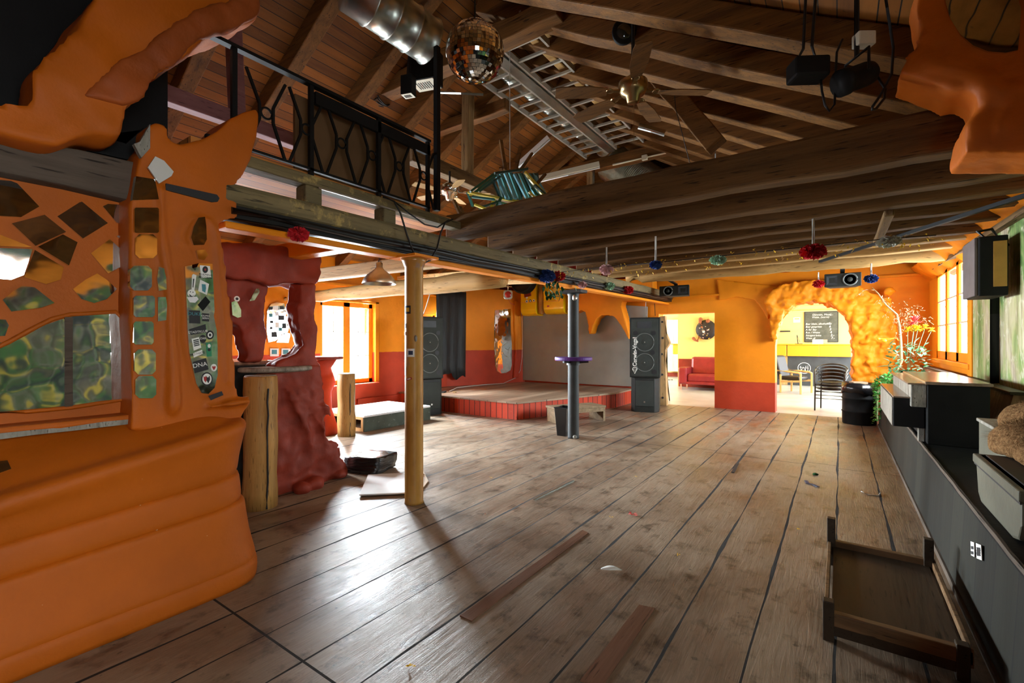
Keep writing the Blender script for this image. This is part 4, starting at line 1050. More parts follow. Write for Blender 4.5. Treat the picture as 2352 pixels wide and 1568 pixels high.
def logpost(c, r, h, label, seed):
    bm = mb(); pr = []
    n = 18
    for i in range(9): pr.append((r*(1+.03*math.sin(i*1.7+seed)), h*i/8))
    lathe(bm, [(r*.97,0)]+pr[1:-1]+[(r*.98,h-.01),(r*.93,h)], c, n)
    for v in bm.verts:
        v.co += Vector((noise.noise(v.co*3+V(seed,0,0)), noise.noise(v.co*3+V(0,seed,0)), 0))*.014
    t = thing('log_post', label, 'post', c, 'log posts of the rock bar')
    obj('trunk', bm, M['log'], t, smooth=True)
    d = (Vector((0,0,0))-Vector(c)); d.z = 0; d.normalize(); q = Vector((-d.y, d.x, 0))
    bm = mb(); pts = [Vector(c)+(d*.93+q*.38).normalized()*(r*.985)+V(0,0,h*k/10+.01)+q*random.uniform(-.006,.006) for k in range(10)]
    tube(bm, pts, .008, 5); obj('drying_crack', bm, M['ink'], t)
    bm = mb(); lathe(bm, [(r*.9,0),(r*.88,.006)], (c[0], c[1], h), n); obj('top_face', bm, M['dirty_paint'], t)
logpost((-4.02, 2.03, 0), .135, 1.11, 'big split log post at the near corner of the red rock bar', 1)
logpost((-6.02, 4.30, 0), .13, .92, 'shorter yellowish log post by the small red table, behind the rock bar', 4)
# small red table with waisted foot behind
t = thing('rock_table', 'small red sculpted table behind the rock bar, by the window', 'table', (-6.40, 4.16, 0))
bm = mb(); lathe(bm, [(.20,0),(.19,.15),(.14,.4),(.12,.62),(.17,.78),(.16,.9),(.12,1.0),(.20,1.12)], (-6.40,4.16,0), 24); jitter(bm, .03, 5, 2)
obj('foot', bm, M['red'], t, smooth=True)
bm = mb(); lathe(bm, [(.27,1.13),(.28,1.145),(.28,1.165),(.27,1.175)], (-6.38,4.16,0), 28); obj('table_top', bm, M['maroon'], t)
bm = mb(); lathe(bm, [(.10,0),(.11,.03),(.10,.12),(.03,.125)], atZ(760, 1052), 18); jitter(bm, .01, 6); tag(obj('rock_stump', bm, M['maroon'], smooth=True), 'little dark red stump at the foot of the rock bar', 'stump')
# mirror pieces with stickers on the left wall, seen through the rock opening
t = thing('sticker_mirror', 'irregular wall mirror full of small stickers, seen through the rock opening', 'mirror', atX(640, 780, XL+.02))
WM = XL+.012
def wm(nm, p, mat, th=.012, par=t, x=WM, lab=None):
    bm = mb(); prism(bm, [atX(a, b, x) for a, b in p], (th,0,0)); return obj(nm, bm, M[mat], par, label=lab)
wm('mirror_pane', [(613,712),(622,698),(635,694),(652,697),(656,712),(655,728),(664,748),(660,762),(645,768),(632,782),(616,786),(612,760)], 'old_mirror')
wm('mirror_pane', [(634,786),(642,772),(655,763),(666,766),(662,787)], 'old_mirror'); wm('mirror_piece', [(651,684),(657,682),(659,690),(652,691)], 'old_mirror'); wm('mirror_piece', [(670,676),(675,676),(675,682)], 'old_mirror')
for k, (x, y, w_, h_) in enumerate(((617,704,9,7),(627,702,12,10),(643,703,9,7),(618,720,8,8),(632,716,8,9),(639,724,14,11),(620,736,7,6),(632,740,9,12),(648,742,9,12),(640,752,8,8),(658,742,6,7),(620,750,6,6),(624,762,12,12))):
    wm('sticker', [(x,y),(x+w_,y),(x+w_,y+h_),(x,y+h_)], ('ink','paper_white','ink','ink_teal','white_card','ink')[k % 6], .004, x=WM+.012)
for x in (620, 646):
    q = wm('poster', [(x,800),(x+20,800),(x+20,818),(x,818)], 'paper_white', .006); wm('print', [(x+4,803),(x+16,803),(x+16,813),(x+4,813)], 'ink_teal', .002, q, WM+.006)

# ------------------------------------------------------------------ yellow steel pole with stickers
PC = V(-3.035, 2.85, 0)
t = thing('support_pole', 'mustard yellow round steel pole with a few stickers, nearest pole', 'pole', PC)
bm = mb(); lathe(bm, [(.084,0),(.080,.02),(.079,1.0),(.0785,2.04),(.085,2.05),(.10,2.09),(.115,2.115)], PC, 32); obj('shaft', bm, M['pole_paint'], t, smooth=True)
bm = mb(); box(bm, PC+V(-.16,-.14,2.115), PC+V(.16,.14,2.135)); obj('capital', bm, M['orange'], t)
def pole_sticker(px, py, w_, h_, mat, prt=None, pc=None, rot=0):
    r = ray(px, py); d = (PC-EYE); 
    # hit the cylinder
    a = r.x**2+r.y**2; b = -2*(r.x*PC.x+r.y*PC.y); c = PC.x**2+PC.y**2-.0805**2
    k = (-b-math.sqrt(max(0,b*b-4*a*c)))/(2*a); p = EYE+r*k
    th0 = math.atan2(p.y-PC.y, p.x-PC.x)
    def patch(nm, w_, h_, rr, mat, par, dz=0, dth=0):
        bm = mb(); n = 6; A = []
        for i in range(n+1):
            row = []
            for j in (-1, 1):
                uu = (i/n-.5)*w_; vv = j*h_/2; u2 = uu*math.cos(rot)-vv*math.sin(rot); v2 = uu*math.sin(rot)+vv*math.cos(rot)
                th = th0+dth+u2/rr; row.append(V(PC.x+rr*math.cos(th), PC.y+rr*math.sin(th), p.z+v2+dz))
            A.append(row)
        vs = [[bm.verts.new(q) for q in row] for row in A]
        for a_, b_ in zip(vs, vs[1:]): bm.faces.new((a_[0], b_[0], b_[1], a_[1]))
        o = obj(nm, bm, M[mat], par); s_ = o.modifiers.new('solid', 'SOLIDIFY'); s_.thickness = .001; return o
    o = patch('sticker', w_, h_, .0806, mat, t)
    if prt: patch('print', w_*.6, h_*.5, .0812, prt, o)
pole_sticker(936, 711, .062, .07, 'ink', 'ink_yellow'); pole_sticker(931, 748, .035, .04, 'ink_blue', 'paper_white'); pole_sticker(930, 766, .03, .03, 'violet', 'paper_white')
pole_sticker(943, 810, .068, .07, 'paper_white', 'ink_blue'); pole_sticker(931, 852, .03, .07, 'paper_white', None); pole_sticker(939, 870, .055, .02, 'ink_red', 'paper_white', rot=.25)
bm = mb(); ball(bm, atD(955, 777, 3.98), .022, 2, (.6,.6,1.3)); obj('glue_lump', bm, M['dirty_paint'], t)

# pendant lamp
lc = atD(871, 652, 4.75)
t = thing('pendant_lamp', 'aluminium bell pendant lamp hanging left of the yellow pole', 'lamp', lc)
bm = mb(); lathe(bm, [(.168,0),(.17,.004),(.155,.045),(.12,.09),(.075,.125),(.045,.15),(.035,.17),(.035,.21),(.02,.22),(.02,.17),(.06,.12),(.11,.085),(.15,.04),(.165,.0)], lc, 36, cap=False); obj('shade', bm, M['aluminium'], t, smooth=True)
bm = mb(); ball(bm, lc+V(0,0,.06), .035, 2); obj('bulb', bm, M['white'], t, smooth=True)
bm = mb(); tube(bm, [lc+V(0,0,.21), lc+V(0,0,.30)], .006, 6); tube(bm, [lc+V(.035,0,.2), lc+V(.01,0,.27), lc+V(-.035,0,.2)], .004, 5); tube(bm, [lc+V(0,0,.29), lc+V(-.03,0,.36), lc+V(-.09,0,.39)], .004, 5); obj('cord', bm, M['cable'], t)

# low platform box with open end
t = thing('platform_box', 'low box platform with black sides and pale top beside the yellow pole', 'box', (-6.6, 5.35, 0))
bm = mb(); box(bm, (-7.15, 4.62, .22), (-6.02, 6.05, .25)); obj('top', bm, M['white_card'], t, bevel=.004)
bm = mb(); box(bm, (-6.05, 4.62, 0), (-6.02, 6.05, .22)); obj('side_panel', bm, M['green_board'], t, bevel=.004)
bm = mb(); box(bm, (-7.15, 6.02, 0), (-6.05, 6.05, .22)); obj('back_panel', bm, M['green_board'], t)
bm = mb(); box(bm, (-7.15, 4.62, 0), (-7.12, 6.02, .22)); obj('side_panel', bm, M['green_board'], t)
bm = mb()
for a, b in (((-7.12,4.62,0),(-6.05,4.66,.04)), ((-7.12,4.62,.18),(-6.05,4.66,.22)), ((-6.10,4.62,.04),(-6.05,4.66,.18)), ((-6.55,4.62,.04),(-6.50,4.66,.18))): box(bm, a, b)
obj('end_frame', bm, M['raw_wood'], t, label='open orange-brown wooden end')

# folded black bag and cardboard sheets on the floor
bm = mb()
for k in range(5):
    c = V(-4.21+.02*k, 3.30, .022+.034*k)
    box(bm, c+V(-.22,-.19,-.017), c+V(.22-.012*k,.19,.017), .25+.015*k, c)
bmesh.ops.subdivide_edges(bm, edges=bm.edges[:], cuts=5, use_grid_fill=True)
jitter(bm, .022, 7, 1); jitter(bm, .008, 22, 4)
for v in bm.verts: v.co.z = max(v.co.z, .003)
o = tag(obj('folded_tarpaulin', bm, M['bag_black'], smooth=True), 'folded black plastic sheet lying by the rock bar', 'bag')
bm = mb(); prism(bm, [atZ(x, y, .016) for x, y in ((825,1138),(846,1092),(930,1088),(972,1086),(962,1128),(925,1134))], (0,0,.012)); tag(obj('cardboard_sheet', bm, M['white_card']), 'pale card sheet on the floor behind the yellow pole', 'card')
bm = mb(); prism(bm, [atZ(x, y, .004) for x, y in ((960,1100),(972,1082),(984,1106),(965,1130))], (0,0,.010)); tag(obj('cardboard_sheet', bm, M['cardboard']), 'brown card piece sticking out right of the yellow pole', 'card')
# ------------------------------------------------------------------ stage
t = thing('stage', 'low stage with red plank front and worn board top', 'stage', (-5.8, 8.7, 0))
outl = [(XL+.02,6.86),(-4.70,6.86),(-3.87,9.40),(-3.87,YF-.02),(-6.93,YF-.02),(-6.93,10.50),(XL+.02,8.38)]
bm = mb(); prism(bm, [(x,y,.285) for x, y in outl], (0,0,.03)); obj('stage_floor', bm, M['stage_top'], t, bevel=.004)
bm = mb(); box(bm, (XL+.05,6.89,0), (-4.72,6.93,.285)); obj('front_boards', bm, M['stage_front_x'], t)
bm = mb(); prism(bm, [(-4.725,6.89,0),(-4.765,6.90,0),(-3.93,9.42,0),(-3.89,9.40,0)], (0,0,.285)); obj('front_boards', bm, M['stage_front'], t)
bm = mb(); box(bm, (-3.93,9.42,0), (-3.89,YF-.03,.285)); obj('side_boards', bm, M['stage_front'], t)
# step bench in front
A0 = atZ(1286,975); A1 = atZ(1390,966); d1 = (A1-A0).normalized(); d2 = V(-d1.y, d1.x, 0); BL = (A1-A0).length
t = thing('step_bench', 'small worn wooden step bench in front of the stage', 'step', A0+d1*BL*.5)
bm = mb()
def obox(bm, o, a, b, z0, z1):
    vs = [bm.verts.new(Vector(o)+a*i+b*j+V(0,0,z)) for i in (0,1) for j in (0,1) for z in (z0,z1)]
    for f in ((0,1,3,2),(4,6,7,5),(0,4,5,1),(2,3,7,6),(0,2,6,4),(1,5,7,3)): bm.faces.new([vs[i] for i in f])
obox(bm, A0-d1*.02, d1*(BL+.04), d2*.46, .235, .27); obj('top', bm, M['step_wood'], t, bevel=.005)
for k, nm in ((0, 'side'), (BL-.04, 'side')):
    bm = mb(); obox(bm, A0+d1*k, d1*.04, d2*.44, 0, .235); obj(nm, bm, M['step_wood'], t)
bm = mb(); obox(bm, A0+d1*.04, d1*(BL-.08), d2*.03, .17, .235); obj('apron', bm, M['step_wood'], t)
# grey acoustic panel
bm = mb(); prism(bm, [atY(x, y, YF-.03) for x, y in ((1203,872),(1203,706),(1300,702),(1425,700),(1488,704),(1488,889),(1350,882))], (0,-.05,0))
for v in bm.verts: v.co.z = max(v.co.z, .318)
tag(obj('back_panel', bm, M['grey_panel'], bevel=.006), 'large grey panel at the back of the stage', 'panel')
# orange plaster drapery with drips
bm = mb(); prism(bm, [atY(x, y, 10.12) for x, y in ((1318,640),(1320,718),(1334,712),(1345,715),(1351,738),(1353,767),(1358,765),(1362,748),(1369,731),(1380,724),(1393,722),(1410,727),(1426,746),(1444,779),(1445,770),(1438,745),(1431,720),(1426,702),(1428,690),(1475,690),(1500,675),(1500,640))], (0,.28,0))
o = tag(obj('plaster_drips', bm, M['orange']), 'orange plaster drapery with two hanging drips over the stage', 'sculpture'); organic(o, .017, 1, .03, .3)
# yellow ventilation hoods
def hood(x0, x1, y0, y1, lab, stickers=False):
    a = atY(x0, y0, 10.22); b = atY(x1, y1, 10.22)
    t = thing('ventilation_hood', lab, 'hood', ((a.x+b.x)/2, 10.3, b.z), 'yellow ventilation hoods over the stage')
    bm = mb(); r = .16; pts = [(10.45, a.z), (10.08, a.z), (10.08, b.z+r)] + [(10.08+r-r*math.cos(q), b.z+r-r*math.sin(q)) for q in [PI/2*k/6 for k in range(1,7)]] + [(10.45, b.z)]
    prism(bm, [(a.x, y, z) for y, z in pts], (b.x-a.x,0,0)); obj('casing', bm, M['yellow_gloss'], t, bevel=.015)
    zz = a.z-(a.z-b.z)*.66
    bm = mb(); box(bm, (a.x-.005,10.07,zz), (b.x+.005,10.09,zz+.012)); obj('seam_strip', bm, M['counter_yellow'], t)
    if stickers:
        for px, py, r_, m1, m2 in ((1210,692,.04,'paper_white','ink_teal'),(1218,691,.04,'ink','paper_white'),(1226,690,.035,'paper_white','ink'),(1210,683,.03,'white_card','paper_white')):
            c = atY(px, py, 10.078); bm = mb(); lathe(bm, [(r_,0),(r_,.002)], c, 16, (0,-1,0)); s_ = obj('sticker', bm, M[m1], t)
            bm = mb(); lathe(bm, [(r_*.5,.002),(r_*.5,.003)], c, 10, (0,-1,0)); obj('print', bm, M[m2], s_)
    else:
        c = atY(1259, 703, 10.075); bm = mb(); box(bm, c-V(.03,.004,.02), c+V(.03,0,.02)); obj('sticker', bm, M['ink_red'], t)
hood(1203, 1237, 640, 724, 'left yellow ventilation hood with round stickers over the stage corner', True)
hood(1255, 1300, 640, 720, 'right yellow ventilation hood over the stage, beside the drips')
bm = mb(); a = atY(1245, 722, 10.2); lathe(bm, [(.001,0),(.06,.02),(.085,.08),(.09,.2),(.09,1.0)], a, 20); tag(obj('plaster_column', bm, M['mustard'], smooth=True), 'brown orange half-round pilaster between the two yellow hoods', 'column')
bm = mb(); c = atY(1211, 675, 10.06); box(bm, c-V(.10,.0,.07), c+V(.10,.05,.07), 0)
bmesh.ops.rotate(bm, verts=bm.verts, cent=c, matrix=Matrix.Rotation(-.15,3,'Y')); tag(obj('wicker_panel', bm, M['maroon']), 'small brown ribbed panel hanging on the left yellow hood', 'panel')
# big black round drum shape
c = atY(1198, 642, 9.3); t = thing('round_drum', 'black round drum hung behind the round log', 'drum', c)
bm = mb(); lathe(bm, [(.05,-.02),(.30,0),(.33,.02),(.33,.18),(.30,.2)], c, 36, (0,1,0)); obj('shell', bm, M['black_paint'], t, smooth=False)
bm = mb(); tube(bm, [c+V(.3*math.cos(q),-.01,.3*math.sin(q)) for q in [2*PI*k/32 for k in range(32)]], .012, 6, closed=True); obj('hoop', bm, M['speaker_black'], t)
bm = mb(); tube(bm, [c+V(0,.1,.3), c+V(0,.1,.75)], .012, 6); obj('hanger', bm, M['metal_black'], t)
# red traffic-type stage lamp
c = atD(1167, 676, 9.6); t = thing('red_lamp', 'square grey lamp with a round red lens hanging over the stage', 'lamp', c)
bm = mb(); R8 = [(-.09,-.06),(-.06,-.09),(.06,-.09),(.09,-.06),(.09,.06),(.06,.09),(-.06,.09),(-.09,.06)]
ex = V(cs,sn,0); 
prism(bm, [c+ex*x+V(0,0,z) for x, z in R8], V(-sn,cs,0)*.12); obj('housing', bm, M['aluminium'], t, bevel=.006)
bm = mb(); lathe(bm, [(.068,0),(.062,.012),(.03,.022),(.001,.024)], c, 24, V(sn,-cs,0)); obj('lens', bm, M['lens_red'], t, smooth=True)
bm = mb(); beam(bm, c+ex*-.08+V(0,0,.16), c+ex*.08+V(0,0,.16), .02, .02); tube(bm, [c+V(0,0,.09), c+V(0,0,.17), c+V(0,0,.75)], .008, 6); obj('bracket', bm, M['chrome'], t)
bm = mb(); tube(bm, [c+V(0,0,-.09), c+ex*.05+V(0,0,-.18), c+ex*.14+V(0,0,-.22)], .004, 5); obj('lead', bm, M['ink_red'], t)
# dark curtain
bm = mb(); n = 30; y0 = atX(1002, 700, -7.62).y; y1 = atX(1080, 700, -7.62).y
top, bot = 2.62, .62
rows = []
for j in range(13):
    f = j/12; row = []
    for i in range(n+1):
        g = i/n; y = y0+(y1-y0)*g; z = top+(bot-top)*f
        if j == 12: z += .08*noise.noise(V(g*6, 1, 2)) - (.10 if .45 < g < .98 else 0)
        row.append(bm.verts.new((-7.62+.013*math.sin(g*26+f*1.2)*(.4+f*.6)+.012*math.sin(g*9), y, z)))
    rows.append(row)
for A_, B_ in zip(rows, rows[1:]):
    for k in range(n): bm.faces.new((A_[k],A_[k+1],B_[k+1],B_[k]))
o = obj('stage_curtain', bm, M['curtain_cloth'], smooth=True); m = o.modifiers.new('solid','SOLIDIFY'); m.thickness = .006
tag(o, 'dark ragged curtain hanging on the left wall beside the stage', 'curtain')
bm = mb(); tube(bm, [(-7.62, y0-.1, 2.64), (-7.62, y1+.1, 2.64)], .014, 8); tag(obj('curtain_rod', bm, M['metal_black']), 'black rod of the dark stage curtain', 'rod')
# skewed bit of wall at the stage side, and the wavy mirror on it
SW0, SWN = V(-6.95, 10.52, 0), V(.928, -.372, 0)
bm = mb(); prism(bm, [(XL-.05,8.40,0), (XL+.0,8.40,0), (-6.95,10.52,0), (-6.95,YF,0), (XL-.05,YF,0)], (0,0,2.75)); struct(obj('wall_stage_side', bm, M['wall_paint_left']), 'skewed orange and red wall beside the stage')
def atS(x, y, off=0): return atP(x, y, SW0+SWN*off, SWN)
t = thing('wall_mirror', 'tall wavy wall mirror on the orange wall at the stage side', 'mirror', atS(1155, 858, .012))
P = [(1136,712),(1150,711),(1173,709),(1172,740),(1173,765),(1175,790),(1172,815),(1175,838),(1172,850),(1162,856),(1150,857),(1141,852),(1137,840),(1138,815),(1135,790),(1137,760)]
bm = mb(); prism(bm, [atS(x, y, .004) for x, y in P], SWN*.012); obj('mirror_pane', bm, M['old_mirror'], t)
bm = mb(); tube(bm, [atS(min(1171-17*math.cos(q), 1173), 803+17*math.sin(q), .02) for q in [-1.35+2.7*k/14 for k in range(15)]], .008, 6)
for e in ((1160,799),(1172,797),(1167,811)): tube(bm, [atS(1167,803,.02), atS(e[0], e[1], .02)], .008, 5)
obj('ring_emblem', bm, M['paper_white'], t, label='white ring with three spokes on the mirror')
bm = mb(); prism(bm, [atS(x, y, -.03) for x, y in ((1178,690),(1187,690),(1188,740),(1186,800),(1190,868),(1176,868),(1180,800),(1177,740))], SWN*.09); o = tag(obj('plaster_pilaster', bm, M['wall_paint_left']), 'narrow plaster fold right of the wavy mirror', 'column'); organic(o, .025, 3, .03, .3)
bm = mb(); tube(bm, [atX(x, y, -7.55) for x, y in ()]+[atS(x, y, .03) for x, y in ((1197,712),(1199,740),(1200,780),(1199,820),(1195,850),(1187,866))]+[V(-7.05,9.7,.33), V(-7.25,9.0,.328), V(-7.3,8.2,.328), V(-6.9,7.5,.328)], .007, 6)
tag(obj('white_cable', bm, M['cable_white'], smooth=True), 'white cable hanging in the stage corner and trailing over the stage', 'cable')
for (x, y, z, s_, lab) in ((-6.9,7.3,.318,.05,'small black plug box at the left stage edge'), (-6.7,7.45,.318,.03,'little wooden chip lying at the left stage edge')):
    bm = mb(); box(bm, (x-s_,y-s_*1.6,z), (x+s_,y+s_*1.6,z+s_*.6), .4); tag(obj('scrap_block', bm, M['ink' if s_ > .04 else 'raw_wood']), lab, 'scrap')

# ------------------------------------------------------------------ PA loudspeakers
def pa_top(base, along, label, brand):
    """base: front-left floor corner, along: unit vector to the viewer's right along the grille"""
    a = Vector(along).normalized(); n = Vector((a.y, -a.x, 0)); W_, D_, Hh = .58, .46, 1.19
    z0 = base[2]; o = Vector(base)
    t = thing('loudspeaker', label, 'loudspeaker', o+a*W_/2-n*D_/2, 'large loudspeakers of the two stacks')
    bm = mb(); obox(bm, o, a*W_, -n*D_, z0-o.z, z0-o.z+Hh); obj('cabinet', bm, M['speaker_black'], t, bevel=.012)
    fo = o+n*.002
    bm = mb(); obox(bm, fo+a*.03+V(0,0,.03), a*(W_-.06), n*.014, 0, Hh-.06); g = obj('grille', bm, M['speaker_grille'], t, bevel=.006)
    for zc in (.30, .70):
        c = fo+a*(W_*.5)+n*.016+V(0,0,zc)
        bm = mb(); tube(bm, [c+a*(.175*math.cos(q))+V(0,0,.175*math.sin(q)) for q in [2*PI*k/36 for k in range(36)]], .008, 6, closed=True)
        s_ = obj('woofer', bm, M['ring_grey'], t, smooth=True)
        bm = mb(); lathe(bm, [(.165,.0),(.055,.002),(.05,.004),(.001,.006)], c, 28, n); obj('cone', bm, M['speaker_grille'], s_)
        bm = mb(); lathe(bm, [(.012,.010),(.010,.014),(.001,.018)], c, 12, n); obj('dust_cap', bm, M['aluminium'], s_)
    bm = mb(); obox(bm, fo+a*.15+n*.016+V(0,0,.98), a*.27, n*.004, 0, .13); obj('horn', bm, M['dark_grey'], t, bevel=.004)
    bm = mb()
    for q in ((.14,.50),(.44,.50),(.47,.12),(.12,.88),(.46,.88)): lathe(bm, [(.045,0),(.045,.002)], fo+a*q[0]+n*.016+V(0,0,q[1]), 16, n)
    obj('port', bm, M['ink'], t)
    if brand:
        bmx = text_bm('Cerwin-Vega!', .105, fo+a*.135+n*.019+V(0,0,.22), (0,0,1), -a, .001, offset=.004); obj('lettering', bmx, M['paper_white'], t, label='white Cerwin-Vega! lettering running up the grille')
        c = fo+a*.10+n*.018+V(0,0,.14)
        bm = mb(); pts = [c+a*x+V(0,0,z) for x, z in ((-.045,.03),(-.03,.055),(.03,.055),(.045,.03),(0,-.06))]
        tube(bm, pts, .009, 6, closed=True); tube(bm, [c+a*x+V(0,0,z) for x, z in ((-.022,.025),(.022,.025),(0,-.02))], .006, 5, closed=True); obj('emblem', bm, M['paper_white'], t)
    return t
def pa_sub(base, along, label):
    a = Vector(along).normalized(); n = Vector((a.y, -a.x, 0)); W_, D_, Hh = .54, .50, .68; o = Vector(base)
    t = thing('subwoofer', label, 'loudspeaker', o+a*W_/2-n*D_/2, 'subwoofers of the two stacks')
    bm = mb(); pts = [o+a*.0-n*.12, o+a*.08, o+a*(W_-.08), o+a*W_-n*.12, o+a*W_-n*D_, o-n*D_]
    prism(bm, pts, (0,0,Hh)); obj('cabinet', bm, M['speaker_black'], t, bevel=.012)
    bm = mb(); obox(bm, o+a*.10+n*.001+V(0,0,.12), a*(W_-.20), n*.012, 0, Hh-.17); obj('grille', bm, M['speaker_grille'], t, bevel=.004)
    bm = mb(); obox(bm, o+a*.10+n*.001+V(0,0,Hh-.045), a*(W_-.20), n*.006, 0, .012); obj('handle_slot', bm, M['ink'], t)
    bm = mb(); obox(bm, o+a*(W_/2-.015)+n*.014+V(0,0,.19), a*.03, n*.003, 0, .03); obj('badge', bm, M['aluminium'], t)
RA = V(.968,.25,0)
pa_sub((-3.42,9.02,0), RA, 'black subwoofer on the floor under the lettered loudspeaker, right of the stage')
pa_top((-3.43,9.00,.685), RA, 'tall black loudspeaker with white lettering, right of the stage', True)
LA = V(.36,.93,0)
pa_sub((-6.45,6.16,0), LA, 'black subwoofer on the floor, left of the stage by the yellow pole')
pa_top((-6.49,6.12,.685), LA, 'tall black loudspeaker without lettering, left of the stage', False)
bm = mb(); tube(bm, [atD(x, y, 9.0) for x, y in ((970,727),(980,700),(990,665),(996,648),(1006,640))], .008, 6); tag(obj('white_cable', bm, M['cable_white'], smooth=True), 'grey cable rising from the left loudspeaker to the round log', 'cable')
bm = mb(); tube(bm, [atY(x, y, 10.2) for x, y in ((1484,726),(1483,700),(1484,685))], .007, 6); tag(obj('white_cable', bm, M['cable_white'], smooth=True), 'short white cable above the lettered loudspeaker', 'cable')
bm = mb(); tube(bm, [atY(x, y, 10.25) for x, y in ((1500,680),(1508,690),(1516,697),(1520,690),(1512,680),(1503,690),(1505,725))], .007, 6); tag(obj('black_cable', bm, M['cable'], smooth=True), 'tangle of black cable near the far end of the long beam', 'cable')
# plank post in the doorway
t = thing('plank_post', 'knotted wooden plank post at the left jamb of the doorway', 'post', atY(1520, 930, 10.35))
bm = mb(); prism(bm, [atY(x, y, 10.30) for x, y in ((1514,727),(1527,725),(1529,765),(1533,774),(1538,787),(1533,796),(1528,803),(1526,830),(1529,860),(1531,928),(1509,928),(1511,870),(1513,800))], (0,.12,0))
zz = min(v.co.z for v in bm.verts)
for v in bm.verts: v.co.z = max(v.co.z, 0) if v.co.z > .1 else 0
obj('plank', bm, M['raw_wood'], t, bevel=.012)
bm = mb()
for px, py in ((1521,739),(1522,776),(1520,813),(1521,860),(1522,913)): lathe(bm, [(.024,0),(.024,.012)], atY(px, py, 10.30), 12, (0,-1,0))
obj('peg_holes', bm, M['ink'], t)

# ------------------------------------------------------------------ black pillar with violet table
PB = V(-3.17, 6.09, 0)
t = thing('support_pillar', 'dark grey steel pillar in the middle of the hall', 'pole', PB)
bm = mb(); lathe(bm, [(.085,0),(.082,.02),(.078,2.06),(.085,2.08),(.085,2.10)], PB, 28); obj('shaft', bm, M['pillar_grey'], t, smooth=True)
bm = mb(); box(bm, PB+V(-.17,-.11,2.10), PB+V(.17,.11,2.145)); obj('cap_plate', bm, M['metal_black'], t, bevel=.004)
bm = mb(); ball(bm, PB+V(.06,-.075,2.03), .035, 2, (1,1,1.3)); jitter(bm, .01, 12); obj('foil_patch', bm, M['aluminium'], t)
bm = mb(); ball(bm, PB+V(.06,-.07,.03), .03, 2, (1,1,1)); obj('paint_splash', bm, M['dirty_paint'], t)
t = thing('pillar_table', 'round violet bar table fixed around the dark grey pillar', 'table', PB+V(0,0,1.09))
bm = mb(); lathe(bm, [(.09,1.125),(.265,1.125),(.27,1.14),(.27,1.165),(.265,1.175),(.09,1.175),(.09,1.125)], PB, 44, cap=False); obj('table_top', bm, M['violet'], t)
bm = mb()
for a in (.3, 2.4, 4.5): beam(bm, PB+V(.09*math.cos(a),.09*math.sin(a),1.10), PB+V(.22*math.cos(a),.22*math.sin(a),1.11), .03, .03)
lathe(bm, [(.10,1.06),(.10,1.125)], PB, 20); obj('bracket', bm, M['metal_black'], t)
c = atZ(1298, 1000); c = V(c.x-.03, c.y+.03, 0)
t = thing('waste_bin', 'slim black plastic waste bin behind the dark grey pillar', 'bin', c)
bm = mb(); lo = [(-.09,-.12),(.09,-.12),(.09,.12),(-.09,.12)]
a = [bm.verts.new(c+V(x*.8,y*.8,0)) for x, y in lo]; b = [bm.verts.new(c+V(x*1.1,y*1.1,.42)) for x, y in lo]; i_ = [bm.verts.new(c+V(x*1.02,y*1.02,.42)) for x, y in lo]; j_ = [bm.verts.new(c+V(x*.75,y*.75,.02)) for x, y in lo]
bm.faces.new(a[::-1])
for k in range(4):
    q = (k+1) % 4; bm.faces.new((a[k],a[q],b[q],b[k])); bm.faces.new((b[k],b[q],i_[q],i_[k])); bm.faces.new((i_[k],i_[q],j_[q],j_[k]))
bm.faces.new(j_); obj('body', bm, M['bag_black'], t, bevel=.01)
bm = mb(); tube(bm, [c+V(x*1.1,y*1.1,.42) for x, y in lo], .008, 6, closed=True); obj('rim', bm, M['black_paint'], t)

# ------------------------------------------------------------------ rocky plaster arch on the far wall
bm = mb(); out = [(1783,778),(1787,745),(1800,717),(1828,698),(1870,690),(1912,701),(1940,722),(1953,748),(1957,790),(1957,893),(2048,893),(2052,850),(2062,800),(2058,750),(2045,710),(2010,676),(1970,655),(1930,644),(1860,642),(1800,650),(1768,668),(1758,690),(1766,720),(1768,760),(1776,785)]
prism(bm, [atY(x, y, YF-.20) for x, y in out], (0,.24,0))
for k in range(46):
    px = random.uniform(1935, 2050); py = random.uniform(665, 850)
    if px < 1975 and py > 720: continue
    ball(bm, atY(px, py, YF-.20+random.uniform(0,.05)), random.uniform(.04,.09), 1)
o = tag(obj('rocky_arch', bm, M['orange']), 'lumpy orange rock-like plaster around the arch in the far wall', 'sculpture'); organic(o, .024, 1, .15, .15)
# reliefs on the pier between doorway and arch
bm = mb(); prism(bm, [atY(x, y, YF-.04) for x, y in ((1645,640),(1650,690),(1690,680),(1735,688),(1752,715),(1764,735),(1772,700),(1790,655),(1720,650))], (0,.06,0))
o = tag(obj('plaster_relief', bm, M['orange']), 'smooth orange plaster relief between doorway and arch', 'sculpture'); organic(o, .025, 6, .02, .3)

